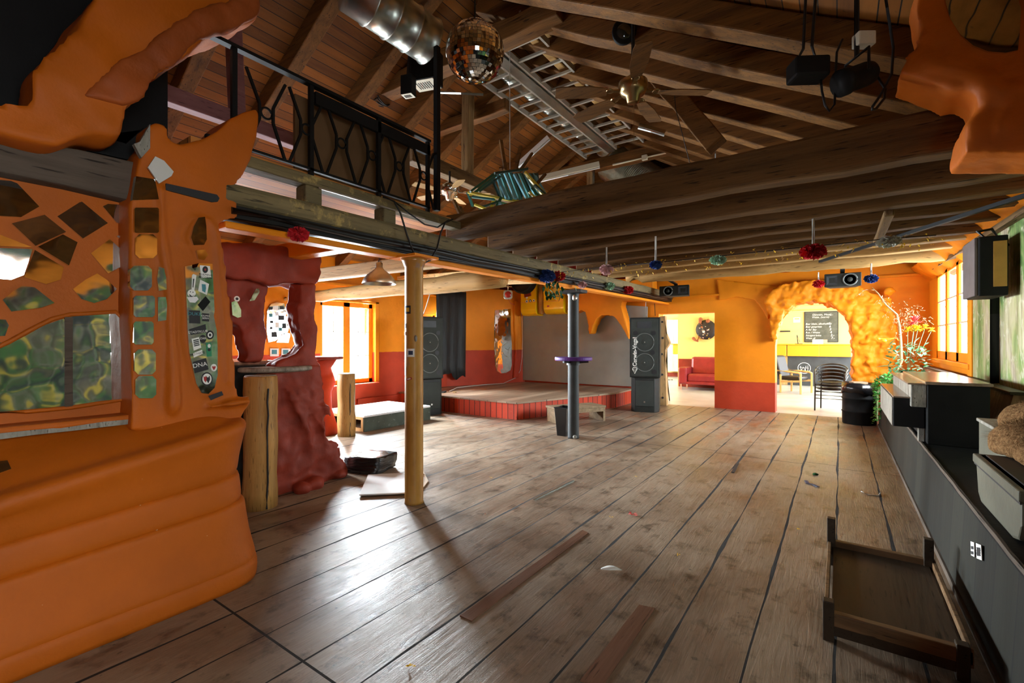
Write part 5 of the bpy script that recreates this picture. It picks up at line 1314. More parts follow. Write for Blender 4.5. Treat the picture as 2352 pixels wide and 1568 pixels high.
# ------------------------------------------------------------------ two small loudspeakers under the farthest joist
def small_speaker(px0, px1, py0, py1, Y, horn_left, label):
    a = atY(px0, py1, Y); b = atY(px1, py0, Y); w_ = b.x-a.x; h_ = b.z-a.z
    c = V((a.x+b.x)/2, Y, a.z)
    t = thing('monitor_speaker', label, 'loudspeaker', c, 'small loudspeakers under the joists')
    bm = mb(); pts = [(a.x, Y), (b.x, Y), (b.x-.06, Y+.26), (a.x+.06, Y+.26)]
    prism(bm, [(x, y, a.z) for x, y in pts], (0,0,h_)); obj('cabinet', bm, M['speaker_black'], t, bevel=.01)
    s_ = -1 if horn_left else 1
    cc = V(c.x - s_*w_*.20, Y-.004, a.z+h_/2); R_ = h_*.42
    bm = mb(); tube(bm, [cc+V(R_*math.cos(q),0,R_*math.sin(q)) for q in [2*PI*k/30 for k in range(30)]], .012, 6, closed=True); f_ = obj('woofer', bm, M['ring_grey'], t, smooth=True)
    bm = mb(); lathe(bm, [(R_*.95,0),(R_*.4,-.0),(R_*.3,.010),(.001,.016)], cc, 28, (0,-1,0)); obj('cone', bm, M['speaker_grille'], f_, smooth=True)
    hc = V(c.x + s_*w_*.29, Y, a.z+h_/2); hw, hh = w_*.15, h_*.34
    bm = mb(); o4 = [bm.verts.new(hc+V(x*hw,-.006,z*hh)) for x, z in ((-1,-1),(1,-1),(1,1),(-1,1))]; m4 = [bm.verts.new(hc+V(x*hw*.2,.004,z*hh*.25)) for x, z in ((-1,-1),(1,-1),(1,1),(-1,1))]
    for k in range(4): bm.faces.new((o4[k],o4[(k+1)%4],m4[(k+1)%4],m4[k]))
    bm.faces.new(m4); obj('horn', bm, M['dark_grey'], t)
    bm = mb(); beam(bm, (c.x, Y+.13, a.z+h_), (c.x, Y+.13, 2.50), .06, .02); beam(bm, (c.x, Y+.15, 2.50), (c.x, 8.46, 2.55), .06, .02); obj('bracket', bm, M['metal_black'], t)
small_speaker(1514, 1583, 653, 681, 9.05, False, 'small black loudspeaker under the far end of the joists, above the doorway')
small_speaker(1893, 1979, 624, 660, 9.0, True, 'small black loudspeaker under the joists, above the arch')
# ------------------------------------------------------------------ bench platform along the right wall
t = thing('bench_platform', 'long black board-fronted platform along the right wall', 'platform', (.9, 4.5, 0))
bm = mb(); prism(bm, [(.53,-1.5,0),(.53,YF-.75,0),(.56,YF-.75,.56),(.56,-1.5,.56)], (.03,0,0)); obj('front_boards', bm, M['bench_front'], t)
bm = mb(); box(bm, (.555,-1.5,.53), (XR-.035,YF-.75,.565)); obj('top', bm, M['black_paint'], t)
bm = mb(); beam(bm, (.556,-1.5,.558), (.556,YF-.75,.558), .012, .022, segs=60, wob=.15); obj('edge_strip', bm, M['plank_grey'], t)
bm = mb(); beam(bm, (.545,-1.5,.02), (.545,YF-.75,.02), .05, .04); obj('kick_strip', bm, M['plank_grey'], t)
def on_front(px, py): return atX(px, py, .545)
for (p, mat, prt) in (([(2231,1243),(2239,1246),(2240,1279),(2232,1275)], 'paper_white', 'ink'), ([(2243,1247),(2255,1252),(2257,1287),(2245,1282)], 'paper_white', 'ink')):
    bm = mb(); prism(bm, [on_front(x, y) for x, y in p], (-.003,0,0)); s_ = obj('sticker', bm, M[mat], t)
    cx_ = sum(x for x, _ in p)/4; cy_ = sum(y for _, y in p)/4
    for q in ((-.28,.8) if prt and p[0][0] < 2240 else (-.55,0,.55)):
        bm = mb(); prism(bm, [on_front(cx_+(x-cx_)*.7, cy_+q*11+(y-cy_)*.22) - V(.003,0,0) for x, y in p], (-.0012,0,0)); obj('print', bm, M[prt], s_)

# worn old piano / harmonium standing on the platform
PX0, PX1, PY0, PY1, PZ = .585, .95, 5.05, 6.65, .565
t = thing('upright_piano', 'old black upright piano with worn keyboard side standing on the platform', 'piano', (.8, 5.8, PZ))
bm = mb(); box(bm, (PX0,PY0,PZ), (PX1,PY1,1.05)); obj('case', bm, M['black_paint'], t, bevel=.006)
bm = mb(); box(bm, (PX0-.015,PY0-.02,1.05), (PX1+.015,PY1+.02,1.075)); obj('lid', bm, M['worn_varnish'], t, bevel=.005)
bm = mb(); box(bm, (PX0-.10,PY0+.02,.86), (PX0,PY1-.02,1.045)); obj('front_panel', bm, M['dirty_paint'], t, bevel=.006, label='flaking pale front panel')
bm = mb(); box(bm, (PX0-.12,PY0+.0,1.045), (PX0,PY1,1.058)); obj('music_ledge', bm, M['worn_varnish'], t)
for ya_, yb_ in ((PY0+.08, PY0+.12), (PY1-.12, PY1-.08)):
    bm = mb(); box(bm, (PX0-.21,ya_,.68), (PX0-.005,yb_,.93)); obj('key_cheek', bm, M['black_paint'], t, bevel=.006)
bm = mb(); box(bm, (PX0-.215,PY0+.12,.68), (PX0-.195,PY1-.12,.92)); obj('key_slip', bm, M['dirty_paint'], t, label='pale worn keyboard front')
bm = mb(); box(bm, (PX0-.195,PY0+.12,.68), (PX0-.005,PY1-.12,.86)); obj('key_bed', bm, M['black_paint'], t)
bm = mb(); box(bm, (PX0-.21,PY0+.06,.925), (PX0-.01,PY1-.06,.937)); obj('key_lid', bm, M['worn_varnish'], t)
for y in (PY0+.10, PY1-.14):
    bm = mb(); box(bm, (PX0-.045,y,PZ), (PX0-.005,y+.05,.68)); obj('leg', bm, M['dirty_paint'], t, bevel=.004)

# grey painted chests with sheepskin, near right
t = thing('grey_chest', 'grey painted wooden chest with rounded lower edge on the platform, near right', 'chest', (.88, 3.1, .565))
bm = mb(); pts = [(2.72,.80),(2.72,.66),(2.76,.585),(2.84,.566),(3.38,.566),(3.44,.60),(3.47,.70),(3.47,.80)]
prism(bm, [(.60,y,z) for y, z in pts], (.5,0,0)); obj('body', bm, M['grey_chest'], t, bevel=.012)
bm = mb(); box(bm, (.588,2.70,.755), (1.12,3.49,.80)); 
obj('top_frame', bm, M['grey_chest'], t, bevel=.006)
bm = mb(); box(bm, (.592,2.70,.747), (.598,3.48,.756)); obj('shadow_gap', bm, M['ink'], t)
bm = mb(); box(bm, (.63,2.76,.80), (1.08,3.44,.806)); obj('cushion', bm, M['leather_black'], t)
t = thing('grey_crate', 'pale grey painted crate behind the grey chest, on the platform', 'crate', (.98, 3.95, .565))
bm = mb(); box(bm, (.74,3.62,.565), (1.2,4.22,.90)); obj('body', bm, M['grey_chest'], t, bevel=.008)
bm = mb(); box(bm, (.73,3.61,.885), (1.21,4.23,.905)); obj('rim', bm, M['dirty_paint'], t, bevel=.004)
bm = mb(); lathe(bm, [(.13,0),(.15,.035),(.145,.035),(.12,.008)], (.95,4.02,.907), 24, cap=True); tag(obj('wooden_bowl', bm, M['back_rail'], smooth=False), 'shallow brown bowl on the pale grey crate', 'bowl')
bm = mb(); ball(bm, (.80,3.52,.86), .17, 3, (.9,1.3,.7)); ball(bm, (.88,3.70,.95), .15, 3, (1,1.1,.8)); ball(bm, (.84,3.26,.83), .14, 3, (1,1.5,.5))
for v in bm.verts: v.co.z = max(v.co.z, .812)
o = tag(obj('sheepskin', bm, M['sheepskin']), 'shaggy brown sheepskin heaped on the grey chest', 'fur'); organic(o, .022, 3, .03, .1)
# fur strands
bm = mb(); random.seed(21)
for k in range(2600):
    th = random.uniform(0, 2*PI); ph = random.uniform(.15, PI/2)
    if random.random() < .6: c0, r3 = V(.80,3.52,.86), V(.153,.22,.12)
    else: c0, r3 = V(.88,3.70,.95), V(.15,.165,.12)
    nrm = V(math.cos(th)*math.cos(ph), math.sin(th)*math.cos(ph), math.sin(ph))
    p = c0 + V(nrm.x*r3.x, nrm.y*r3.y, nrm.z*r3.z)*.97
    if p.z < .815: continue
    d = (nrm + V(random.uniform(-.6,.2), random.uniform(-.6,.4), random.uniform(-.6,.1))).normalized()*random.uniform(.02,.045)
    s, u = frame_of(d); s *= .0016
    f = bm.faces.new([bm.verts.new(p-s), bm.verts.new(p+s), bm.verts.new(p+d+V(0,0,-.006))])
fs = obj('hair', bm, M['sheepskin'], o); fs['kind'] = 'stuff'
# wooden bench backrest along the right wall
t = thing('bench_backrest', 'long flaking wooden bench backrest along the wall under the right window', 'panel', (1.15, 7.9, .565))
bm = mb(); prism(bm, [(1.03,5.22,.60),(1.11,5.22,.985),(1.15,5.22,.985),(1.08,5.22,.60)], (0,4.9,0)); obj('panel', bm, M['back_rail'], t, bevel=.004)
bm = mb(); box(bm, (1.085,5.20,.985), (1.19,10.16,1.01)); obj('cap_rail', bm, M['dark_table'], t, bevel=.004)
for y in (5.25, 7.6, 10.05):
    bm = mb(); box(bm, (1.15,y,.565), (1.20,y+.06,.985)); obj('upright', bm, M['back_rail'], t)
bm = mb(); tube(bm, [(1.185,6.15,1.012), (1.185,6.15,2.3)], .032, 14); tag(obj('black_pipe', bm, M['metal_black'], smooth=True), 'black upright pipe on the graffiti boards, below the wall speaker', 'pipe')
# big wall speaker near the right window
t = thing('wall_speaker', 'large black loudspeaker with pale grille mounted high beside the right window', 'loudspeaker', (1.05, 5.8, 1.785))
A = [atX(x, y, .93) for x, y in ((2214,560),(2238,553),(2238,683),(2217,687))]
bm = mb(); box(bm, (.97,5.54,1.785), (1.15,6.02,2.29)); obj('cabinet', bm, M['black_paint'], t, bevel=.01)
bm = mb(); box(bm, (.945,5.55,1.79), (.97,6.01,2.285)); obj('grille', bm, M['grille_cloth'], t, bevel=.006, label='pale greyish grille cloth')
bm = mb(); box(bm, (1.06,5.53,1.86), (1.14,5.54,2.24)); obj('side_sticker', bm, M['mustard'], t)
bm = mb(); tube(bm, [(1.1,5.8,2.2), (1.21,5.85,2.25)], .015, 8); tube(bm, [(1.05,5.7,2.29), (1.0,5.75,2.37), (1.1,5.8,2.39), (1.15,5.9,2.34), (1.08,5.85,2.30)], .012, 6); obj('mount', bm, M['metal_black'], t)
bm = mb(); beam(bm, (-.2,6.98,2.395), (1.2,4.35,2.40), .03, .03); tag(obj('thin_rod', bm, M['rail_black']), 'thin dark rod running under the joists to the graffiti wall', 'rod')
bm = mb(); beam(bm, (1.19,4.2,2.39), (1.19,9.9,2.53), .06, .05, segs=10, wob=.06); tag(obj('wall_batten', bm, M['beam_y']), 'brown batten along the top of the right wall above the window', 'batten')

# orange plaster mass with oval mirror at the top right
t = thing('plaster_canopy', 'orange plaster mass with a big oval mirror in the top right corner', 'sculpture', (1.1, 2.6, 2.6))
out = [(2105,-40),(2112,20),(2120,85),(2112,118),(2095,118),(2062,165),(2115,182),(2160,195),(2190,205),(2225,200),(2250,215),(2252,250),(2220,285),(2214,352),(2250,352),(2300,352),(2360,352),(2500,356),(2900,362),(2900,120),(2600,-40)]
CYP = 3.12
bm = mb(); prism(bm, [atY(x, y, CYP) for x, y in out], (0,.34,0))
def ridge(pts, r): tube(bm, [atY(x, y, CYP+.01) for x, y in pts], r[0], 8, rs=r)
ridge([(2118,85),(2122,125),(2140,148),(2170,160),(2215,168),(2255,185),(2270,205),(2278,240)], [.02,.035,.04,.035,.03,.035,.04,.02])
ridge([(2165,0),(2168,60),(2172,95),(2185,125),(2220,158),(2262,180),(2300,230)], [.02,.03,.03,.03,.03,.04,.03])
ridge([(2300,350),(2298,300),(2302,260),(2330,200)], [.015,.02,.025,.03])
o = obj('plaster', bm, M['orange_dim'], t); organic(o, .016, 5, .035, .25)
bm = mb(); prism(bm, [atY(x, y, CYP-.012) for x, y in ((2172,-40),(2172,5),(2182,42),(2205,78),(2235,104),(2270,118),(2310,121),(2338,115),(2342,80),(2345,20),(2330,-40))], (0,.08,0)); obj('oval_mirror', bm, M['old_mirror'], t)
# orange side of the joist ends
bm = mb(); prism(bm, [(XR-.28,3.3,2.66),(XR+.05,3.3,2.36),(XR+.05,3.3,2.7)], (0,7.2,0)); o = tag(obj('plaster_cove', bm, M['orange']), 'orange plaster cove where the joists meet the right wall', 'sculpture'); organic(o, .035, 4, .08, .35)

# oil drum, ivy, pot, flowers
BC = V(.275, 9.95, 0)
t = thing('oil_drum', 'dented black oil drum used as a bin, at the right foot of the arch', 'barrel', BC)
bm = mb(); lathe(bm, [(.235,0),(.24,.01),(.238,.20),(.252,.215),(.238,.23),(.237,.42),(.252,.435),(.238,.45),(.236,.66),(.245,.68),(.232,.68),(.228,.45),(.228,.02)], BC, 40); jitter(bm, .008, 5, 3); obj('shell', bm, M['black_paint'], t, smooth=True)
bm = mb(); n = 40
r0 = []; r1 = []
for k in range(n):
    a = 2*PI*k/n; f = noise.noise(V(math.cos(a)*2.5, math.sin(a)*2.5, 3))
    r0.append(bm.verts.new(BC+V(.240*math.cos(a), .240*math.sin(a), .70+.02*f))); r1.append(bm.verts.new(BC+V((.262+.02*f)*math.cos(a), (.262+.02*f)*math.sin(a), .53+.08*f)))
for k in range(n): bm.faces.new((r0[k], r0[(k+1)%n], r1[(k+1)%n], r1[k]))
o = obj('bin_liner', bm, M['bag_black'], t, smooth=True); m = o.modifiers.new('solid','SOLIDIFY'); m.thickness = .004
bm = mb(); box(bm, BC+V(-.12,-.10,.62), BC+V(.10,.06,.715), .4); tag(obj('cardboard_scrap', bm, M['cardboard'], bevel=.004), 'piece of brown cardboard sticking out of the oil drum', 'card')
random.seed(5)
def leaf(bm, p, d, L, w, up=V(0,0,1)):
    d = d.normalized(); s = d.cross(up); s = s.normalized() if s.length > .05 else V(1,0,0)
    n = s.cross(d)
    q = [p, p+d*L*.35+s*w*.5+n*L*.06, p+d*L*.7+s*w*.38, p+d*L-n*L*.1, p+d*L*.7-s*w*.38, p+d*L*.35-s*w*.5+n*L*.06]
    bm.faces.new([bm.verts.new(x) for x in q])
PT = V(.66, 9.35, .565)
t = thing('terracotta_pot', 'terracotta flower pot on the platform behind the ivy', 'pot', PT)
bm = mb(); lathe(bm, [(.09,0),(.13,.22),(.15,.22),(.155,.29),(.14,.29),(.12,.21),(.08,.04)], PT, 28); obj('pot', bm, M['terracotta'], t, smooth=False)
bm = mb(); lathe(bm, [(.125,.24),(.05,.25),(.001,.255)], PT, 20); obj('soil', bm, M['ink'], t)
IV = V(.57, 8.55, .565)
t = thing('trailing_plant', 'bright green trailing plant hanging over the platform edge by the piano', 'plant', IV)
bm = mb(); lathe(bm, [(.07,0),(.10,.15),(.11,.15),(.09,.14)], IV+V(.06,0,0), 18); obj('pot', bm, M['terracotta'], t)
bm = mb(); bs = mb()
for k in range(520):
    a = random.uniform(0, 2*PI); r = random.uniform(.02,.24)**1
    top = IV + V(-.02+r*math.cos(a)*.75, r*math.sin(a)*1.1, .34-r*.55+random.uniform(-.06,.06))
    if k > 300:
        f = random.random()**1.3
        top = IV + V(-.10+random.uniform(-.05,.03)-.02*f, random.uniform(-.2,.2), .22-f*.55)
    d = V(random.uniform(-1,.4), random.uniform(-1,.6), random.uniform(-.5,.6))
    leaf(bm, top, d, random.uniform(.03,.055), random.uniform(.022,.04))
obj('foliage', bm, M['leaf'], t)['kind'] = 'stuff'
for k in range(14):
    y = random.uniform(-.18,.18); tube(bs, [IV+V(.04,y*.3,.15), IV+V(-.03,y,.25), IV+V(-.12,y,.1), IV+V(-.12,y*1.1,-.28)], .004, 5)
obj('stems', bs, M['stem'], t)['kind'] = 'stuff'
VB = V(.80, 8.75, .565)
t = thing('flower_vase', 'tall glass vase of yellow and pink flowers behind the piano', 'vase', VB)
bm = mb(); lathe(bm, [(.07,0),(.085,.05),(.075,.25),(.09,.42),(.08,.42),(.065,.25),(.07,.03)], VB, 24); obj('glass', bm, M['leaf_dark'], t, smooth=True)
bm = mb()
heads = [(2096,760,.085,'petal_red'),(2085,778,.06,'petal_yellow'),(2108,776,.065,'petal_yellow'),(2125,772,.05,'petal_yellow'),(2140,778,.045,'petal_yellow'),(2099,773,.05,'petal_yellow')]
hs = []
for px, py, r, m_ in heads:
    p = atY(px+6 if m_ == 'petal_red' else px, py-22 if m_ == 'petal_red' else py-20, 8.75); hs.append((p, r, m_))
    tube(bm, [VB+V(0,0,.40), VB.lerp(p,.6)+V(0,0,.12), p], .003, 5)
obj('stems', bm, M['leaf_pale'], t)
for p, r, m_ in hs:
    bm = mb()
    for k in range(26):
        a = 2*PI*k/13; e = (-.2,.9)[k//13]+random.uniform(-.3,.3); d = V(math.cos(a)*math.cos(e), math.sin(a)*math.cos(e), math.sin(e))
        leaf(bm, p, d, r*1.15, r*.55)
    obj('flower', bm, M[m_], t)
bm = mb()
for k in range(170):
    p = VB + V(random.uniform(-.22,.22), random.uniform(-.15,.15), random.uniform(.30,.80)); leaf(bm, p, V(random.uniform(-1,1),random.uniform(-1,1),random.uniform(-.2,.8)), random.uniform(.06,.13), random.uniform(.025,.05))
obj('leaves', bm, M['leaf_pale'], t)['kind'] = 'stuff'
bm = mb(); leaf(bm, VB+V(-.02,0,.45), V(-.9,0,.12), .34, .16); leaf(bm, VB+V(-.03,0,.44), V(-.6,-.2,-.5), .30, .14); obj('big_leaf', bm, M['leaf_pale'], t)
bm = mb()
for k in range(10): leaf(bm, VB+V(.0,-.05,.40), V(random.uniform(-.5,.6),random.uniform(-.9,0),random.uniform(-1,-.2)), .30, .14)
obj('dark_leaves', bm, M['leaf_dark'], t)
DB = V(.62, 9.55, .565)
t = thing('dry_branch', 'tall dry branch with withered seed heads leaning in front of the rocky arch', 'branch', DB)
line = [DB]+[atY(x, y, 9.5) for x, y in ((2070,830),(2069,790),(2066,750),(2060,722),(2035,700),(2018,675),(2003,660))]
bm = mb(); tube(bm, line, .02, 7, rs=[.022,.022,.02,.018,.014,.011,.009,.006]); tube(bm, [atY(2008,666,9.5), atY(1990,665,9.45), atY(1980,668,9.4)], .005, 5); obj('stick', bm, M['dry'], t, smooth=True)
bm = mb()
for (cx_, cy_, sp, nn) in ((2085,722,30,110),(2075,745,22,50),(2040,708,20,26),(2025,690,12,14),(1977,674,6,10),(2120,735,16,26),(2060,770,12,14)):
    for k in range(nn):
        p = atY(cx_+random.gauss(0,sp*.55), cy_+random.gauss(0,sp*.45), 9.45+random.uniform(-.15,.15))
        leaf(bm, p, V(random.uniform(-1,1),random.uniform(-1,1),random.uniform(-1,1)), random.uniform(.02,.045), .018)
        if k % 4 == 0: tube(bm, [p, p+V(random.uniform(-.06,.06),0,random.uniform(-.08,.02))], .0025, 4)
obj('seed_heads', bm, M['dry'], t)['kind'] = 'stuff'
for px, py, r in ((2031,782,.03),(2018,778,.022)):
    bm = mb(); ball(bm, atY(px, py, 9.4), r, 2, (1.1,1,.9)); tube(bm, [atY(px, py, 9.4), atY(2058,776,9.48), atY(2068,785,9.5)], .004, 5); obj('bud', bm, M['petal_yellow'], t)

# low table lying in the foreground
t = thing('low_table', 'low dark wooden table with raised corner posts in the right foreground', 'table', (.22, 3.0, 0))
TL, TR, TN, TF, TZ = -.06, .45, 2.64, 3.60, .115
bm = mb(); box(bm, (TL+.03,TN+.04,TZ-.02), (TR-.03,TF-.04,TZ)); obj('top_board', bm, M['dark_table'], t)
for (a, b, nm) in (((TL,TN,TZ-.04),(TR,TN+.04,TZ+.02),'end_rail'), ((TL,TF-.04,TZ-.04),(TR,TF,TZ+.035),'end_rail')):
    bm = mb(); box(bm, a, b); obj(nm, bm, M['table_rail'], t, bevel=.004)
bm = mb(); box(bm, (TL+.02,TN+.005,.03), (TR-.02,TN+.03,TZ-.04)); obj('apron', bm, M['dark_table'], t)
for x in (TL, TR-.018):
    bm = mb(); box(bm, (x,TN,TZ-.05), (x+.018,TF,TZ+.03)); obj('side_rail', bm, M['table_rail'], t, bevel=.003)
for x, y, zt_ in ((TL,TN,.185),(TR-.05,TN,.15),(TL,TF-.05,.29),(TR-.05,TF-.05,.27)):
    bm = mb(); box(bm, (x-.004,y-.004,0), (x+.04,y+.045,zt_)); obj('leg', bm, M['dark_table'], t, bevel=.004)
# ------------------------------------------------------------------ the bar room: furniture
random.seed(11)
def qbox(nm, p0, p1, Y, dep, mat, par, bevel=0, label=None):
    """box whose front face lies at depth Y between two photo corners"""
    a = atY(p0[0], p0[1], Y); b = atY(p1[0], p1[1], Y)
    bm = mb(); box(bm, (min(a.x,b.x), Y, max(0, min(a.z,b.z))), (max(a.x,b.x), Y+dep, max(a.z,b.z))); return obj(nm, bm, M[mat], par, bevel=bevel, label=label)
BY = 17.4
t = thing('bar_counter', 'long bar with yellow top band and dark grey front in the next room', 'bar', (-2.5, BY+.3, 0))
xl = atY(1545, 800, BY).x; xm = atY(1808, 800, BY).x; xn = atY(1882, 800, BY).x; xr = atY(1955, 800, BY).x
bz1 = atY(1850, 792, BY).z; bz0 = atY(1850, 818, BY).z
for (a, b, m_) in ((xl, xm-.02, 'counter_yellow'), (xm, xn, 'counter_yellow'), (xn, xr, 'counter_yellow')):
    bm = mb(); box(bm, (a, BY, bz0), (b, BY+.5, bz1)); obj('top_band', bm, M[m_], t, bevel=.01)
bm = mb(); box(bm, (xl-.1, BY-.05, bz1), (xr+.05, BY+.6, bz1+.03)); obj('bar_top', bm, M['counter_yellow'], t, bevel=.006)
bm = mb(); box(bm, (xl+.3, BY+.12, 0), (atY(1790,840,BY).x, BY+.4, bz0)); box(bm, (xm, BY+.12, 0), (xr+.05, BY+.4, bz0)); obj('front_panel', bm, M['dark_grey'], t)
bm = mb(); box(bm, (atY(1790,840,BY).x, BY+.12, 0), (xm, BY+.4, bz0)); obj('wood_panel', bm, M['raw_wood'], t)
c = atY(1847, 845, BY+.11); bm = mb(); tube(bm, [c+V(.17*math.cos(q),0,.17*math.sin(q)) for q in [2*PI*k/28 for k in range(28)]], .009, 5, closed=True)
for pts in ([(-.10,.06),(-.08,-.08)],[(-.08,-.08),(-.02,.03)],[(-.02,.03),(.03,-.08)],[(.03,-.08),(.05,.07)],[(.10,.08),(.10,-.08)],[(-.12,.02),(.12,.0)]): tube(bm, [c+V(x,0,z) for x, z in pts], .007, 4)
obj('emblem', bm, M['white_card'], t, label='chalk-like round emblem on the bar front')
t = thing('card_box', 'white and brown carton standing on the bar', 'box', atY(1883, 790, BY+.2))
bm = mb(); a = atY(1866, 791, BY+.2); b = atY(1891, 782, BY+.2); box(bm, (a.x, BY+.15, bz1+.03), (b.x, BY+.35, bz1+.17)); obj('white_side', bm, M['white'], t)
bm = mb(); b2 = atY(1900, 782, BY+.2); box(bm, (b.x, BY+.15, bz1+.03), (b2.x, BY+.35, bz1+.17)); obj('brown_side', bm, M['cardboard'], t)
bm = mb(); a = atY(1833, 790, BY+.3); tube(bm, [(a.x, BY+.3, bz1+.032), (a.x-.03, BY+.3, bz1+.32)], .012, 6); tube(bm, [(a.x-.03, BY+.3, bz1+.32), (a.x+.05, BY+.3, bz1+.1)], .008, 6); box(bm, (a.x-.08, BY+.24, bz1+.03), (a.x+.12, BY+.36, bz1+.045)); tag(obj('card_stand', bm, M['ink']), 'slim dark upright stand on the bar, left of the chalkboard', 'stand')
# chalkboard
a = atY(1848, 785, AY-.03); b = atY(1925, 714, AY-.03)
t = thing('chalkboard', 'chalkboard menu on the cream wall behind the bar', 'chalkboard', ((a.x+b.x)/2, AY-.03, a.z))
bm = mb(); box(bm, (a.x, AY-.03, a.z), (b.x, AY, b.z)); obj('board', bm, M['chalkboard'], t)
W_, H_ = b.x-a.x, b.z-a.z
def chalk(body, u, v, size, al='LEFT'): 
    obj('chalk_writing', text_bm(body, size*H_, V(a.x+u*W_, AY-.033, a.z+v*H_), (1,0,0), (0,0,1), .0005, al, shear=.2), M['paper_white'], t)
chalk('Glüwein, Most', .5, .87, .085, 'CENTER'); chalk('Weiss, (warm)', .48, .79, .08, 'CENTER'); chalk('2.-', .76, .86, .08)
for k, (l, p_) in enumerate((('Bier klein, alkoholfrei', '5'), ('Bier gespritzt', '6'), ('A für Bar', '5'), ('Rot / Weiss', '4'), ('Süssgetränke', '3.-'), ('Wein dl', '7.-'))):
    chalk(l, .03, .57-.095*k, .083); chalk(p_, .72+.014*k, .57-.095*k, .10)
bm = mb()
for p0, p1 in (((a.x,a.z),(b.x,a.z)), ((a.x,b.z),(b.x,b.z)), ((a.x,a.z),(a.x,b.z)), ((b.x,a.z),(b.x,b.z))): beam(bm, (p0[0],AY-.03,p0[1]), (p1[0],AY-.03,p1[1]), .02, .02)
obj('frame', bm, M['ink'], t)
t = thing('wall_notice', 'small white notice with a yellow line on the cream wall left of the chalkboard', 'sign', atY(1830, 740, AY-.02))
qbox('sheet', (1822,729), (1838,740), AY-.012, .012, 'paper_white', t); qbox('print', (1825,731), (1836,733), AY-.014, .002, 'ink_yellow', t); qbox('print', (1824,735), (1836,737), AY-.014, .002, 'pom_mint', t)
bm = mb(); a = atY(1775, 762, AY-.25); b = atY(1814, 759, AY-.25); box(bm, (a.x, AY-.25, a.z), (b.x, AY, b.z)); tag(obj('wall_shelf', bm, M['ink']), 'dark wall shelf left of the notice, above the bar', 'shelf')
bm = mb(); a = atY(1780, 699, 18.9); box(bm, (-3, 18.9, 2.42), (3.5, AY, 2.46)); struct(obj('trim_4', bm, M['yellow_wall']))
# radiator
a = atY(1528, 852, 18.7); b = atY(1588, 733, 18.7)
t = thing('radiator', 'tall ribbed white radiator behind the bar end, seen through the doorway', 'radiator', ((a.x+b.x)/2, 18.75, a.z))
n = 18
for k in range(n):
    x = a.x+(b.x-a.x)*(k+.5)/n; bm = mb(); box(bm, (x-(b.x-a.x)/n*.42, 18.7, a.z), (x+(b.x-a.x)/n*.42, 18.78, b.z)); obj('rib', bm, M['radiator'], t, bevel=.008)
bm = mb(); box(bm, (a.x, 18.78, a.z+.05), (b.x, 18.86, b.z-.05)); obj('back', bm, M['radiator'], t)
bm = mb(); box(bm, (-7, 18.96, 0), (-2, AY, .16)); struct(obj('baseboard_bar_room', bm, M['maroon']))
# sofa
SY = 14.0; sl = atY(1557, 880, SY).x; sr = sl+1.75
t = thing('leather_sofa', 'dark red leather sofa against the cream wall, seen through the doorway', 'sofa', ((sl+sr)/2, SY+.4, 0))
bz = lambda y: atY(1600, y, SY).z
bm = mb(); box(bm, (sl+.24, SY+.05, .22), (sr-.24, SY+.75, .46)); obj('seat_cushion', bm, M['sofa_red'], t, bevel=.06)
bm = mb(); box(bm, (sl+.02, SY+.02, .16), (sr-.02, SY+.80, .24)); obj('base', bm, M['sofa_red'], t, bevel=.02)
bm = mb(); box(bm, (sl+.22, SY+.55, .40), (sr-.22, SY+.82, .95))
bmesh.ops.rotate(bm, verts=bm.verts, cent=(0,SY+.6,.4), matrix=Matrix.Rotation(-.14,3,'X')); obj('backrest', bm, M['sofa_red'], t, bevel=.07)
for x in (sl, sr-.24):
    bm = mb(); box(bm, (x, SY, .16), (x+.24, SY+.85, .65)); obj('armrest', bm, M['sofa_red'], t, bevel=.05)
for x in (sl+.06, sr-.10):
    for y in (SY+.05, SY+.70):
        bm = mb(); beam(bm, (x+.02, y, 0), (x+.02, y, .17), .04, .04); obj('leg', bm, M['chrome'], t)
# mosaic creature-less blob: round stone collage on the wall
c = atY(1622, 757, 14.99)
t = thing('wall_relief', 'round dark wall relief set with pebbles and brown knobs above the sofa', 'relief', c)
bm = mb(); lathe(bm, [(.30,0),(.29,.05),(.22,.09),(.001,.11)], c, 30, (0,-1,0)); obj('base', bm, M['ink'], t, smooth=True)
bm_cols = ['paper_white','dirty_paint','pom_pink','grey_panel','ink_yellow','terracotta']
for k in range(34):
    r = .27*math.sqrt(random.random()); a_ = random.uniform(0, 2*PI); p = c+V(r*math.cos(a_), -.10+.05*(r/.27)**2, r*math.sin(a_))
    bm = mb(); ball(bm, p, random.uniform(.025,.05), 1, (1,.4,random.uniform(.6,1))); obj('pebble', bm, M[bm_cols[k % 6]], t, smooth=True)
for pts, r in (([(1612,747),(1608,740),(1609,733)], .05), ([(1624,742),(1626,737)], .05), ([(1606,772),(1602,783),(1596,780),(1593,777)], .04)):
    bm = mb(); tube(bm, [atY(x, y, 14.92) for x, y in pts], r, 8, rs=[r*.7]+[r]*(len(pts)-1)); ball(bm, atY(pts[-1][0], pts[-1][1], 14.92), r*1.2, 2); obj('knob', bm, M['terracotta'], t, smooth=True)
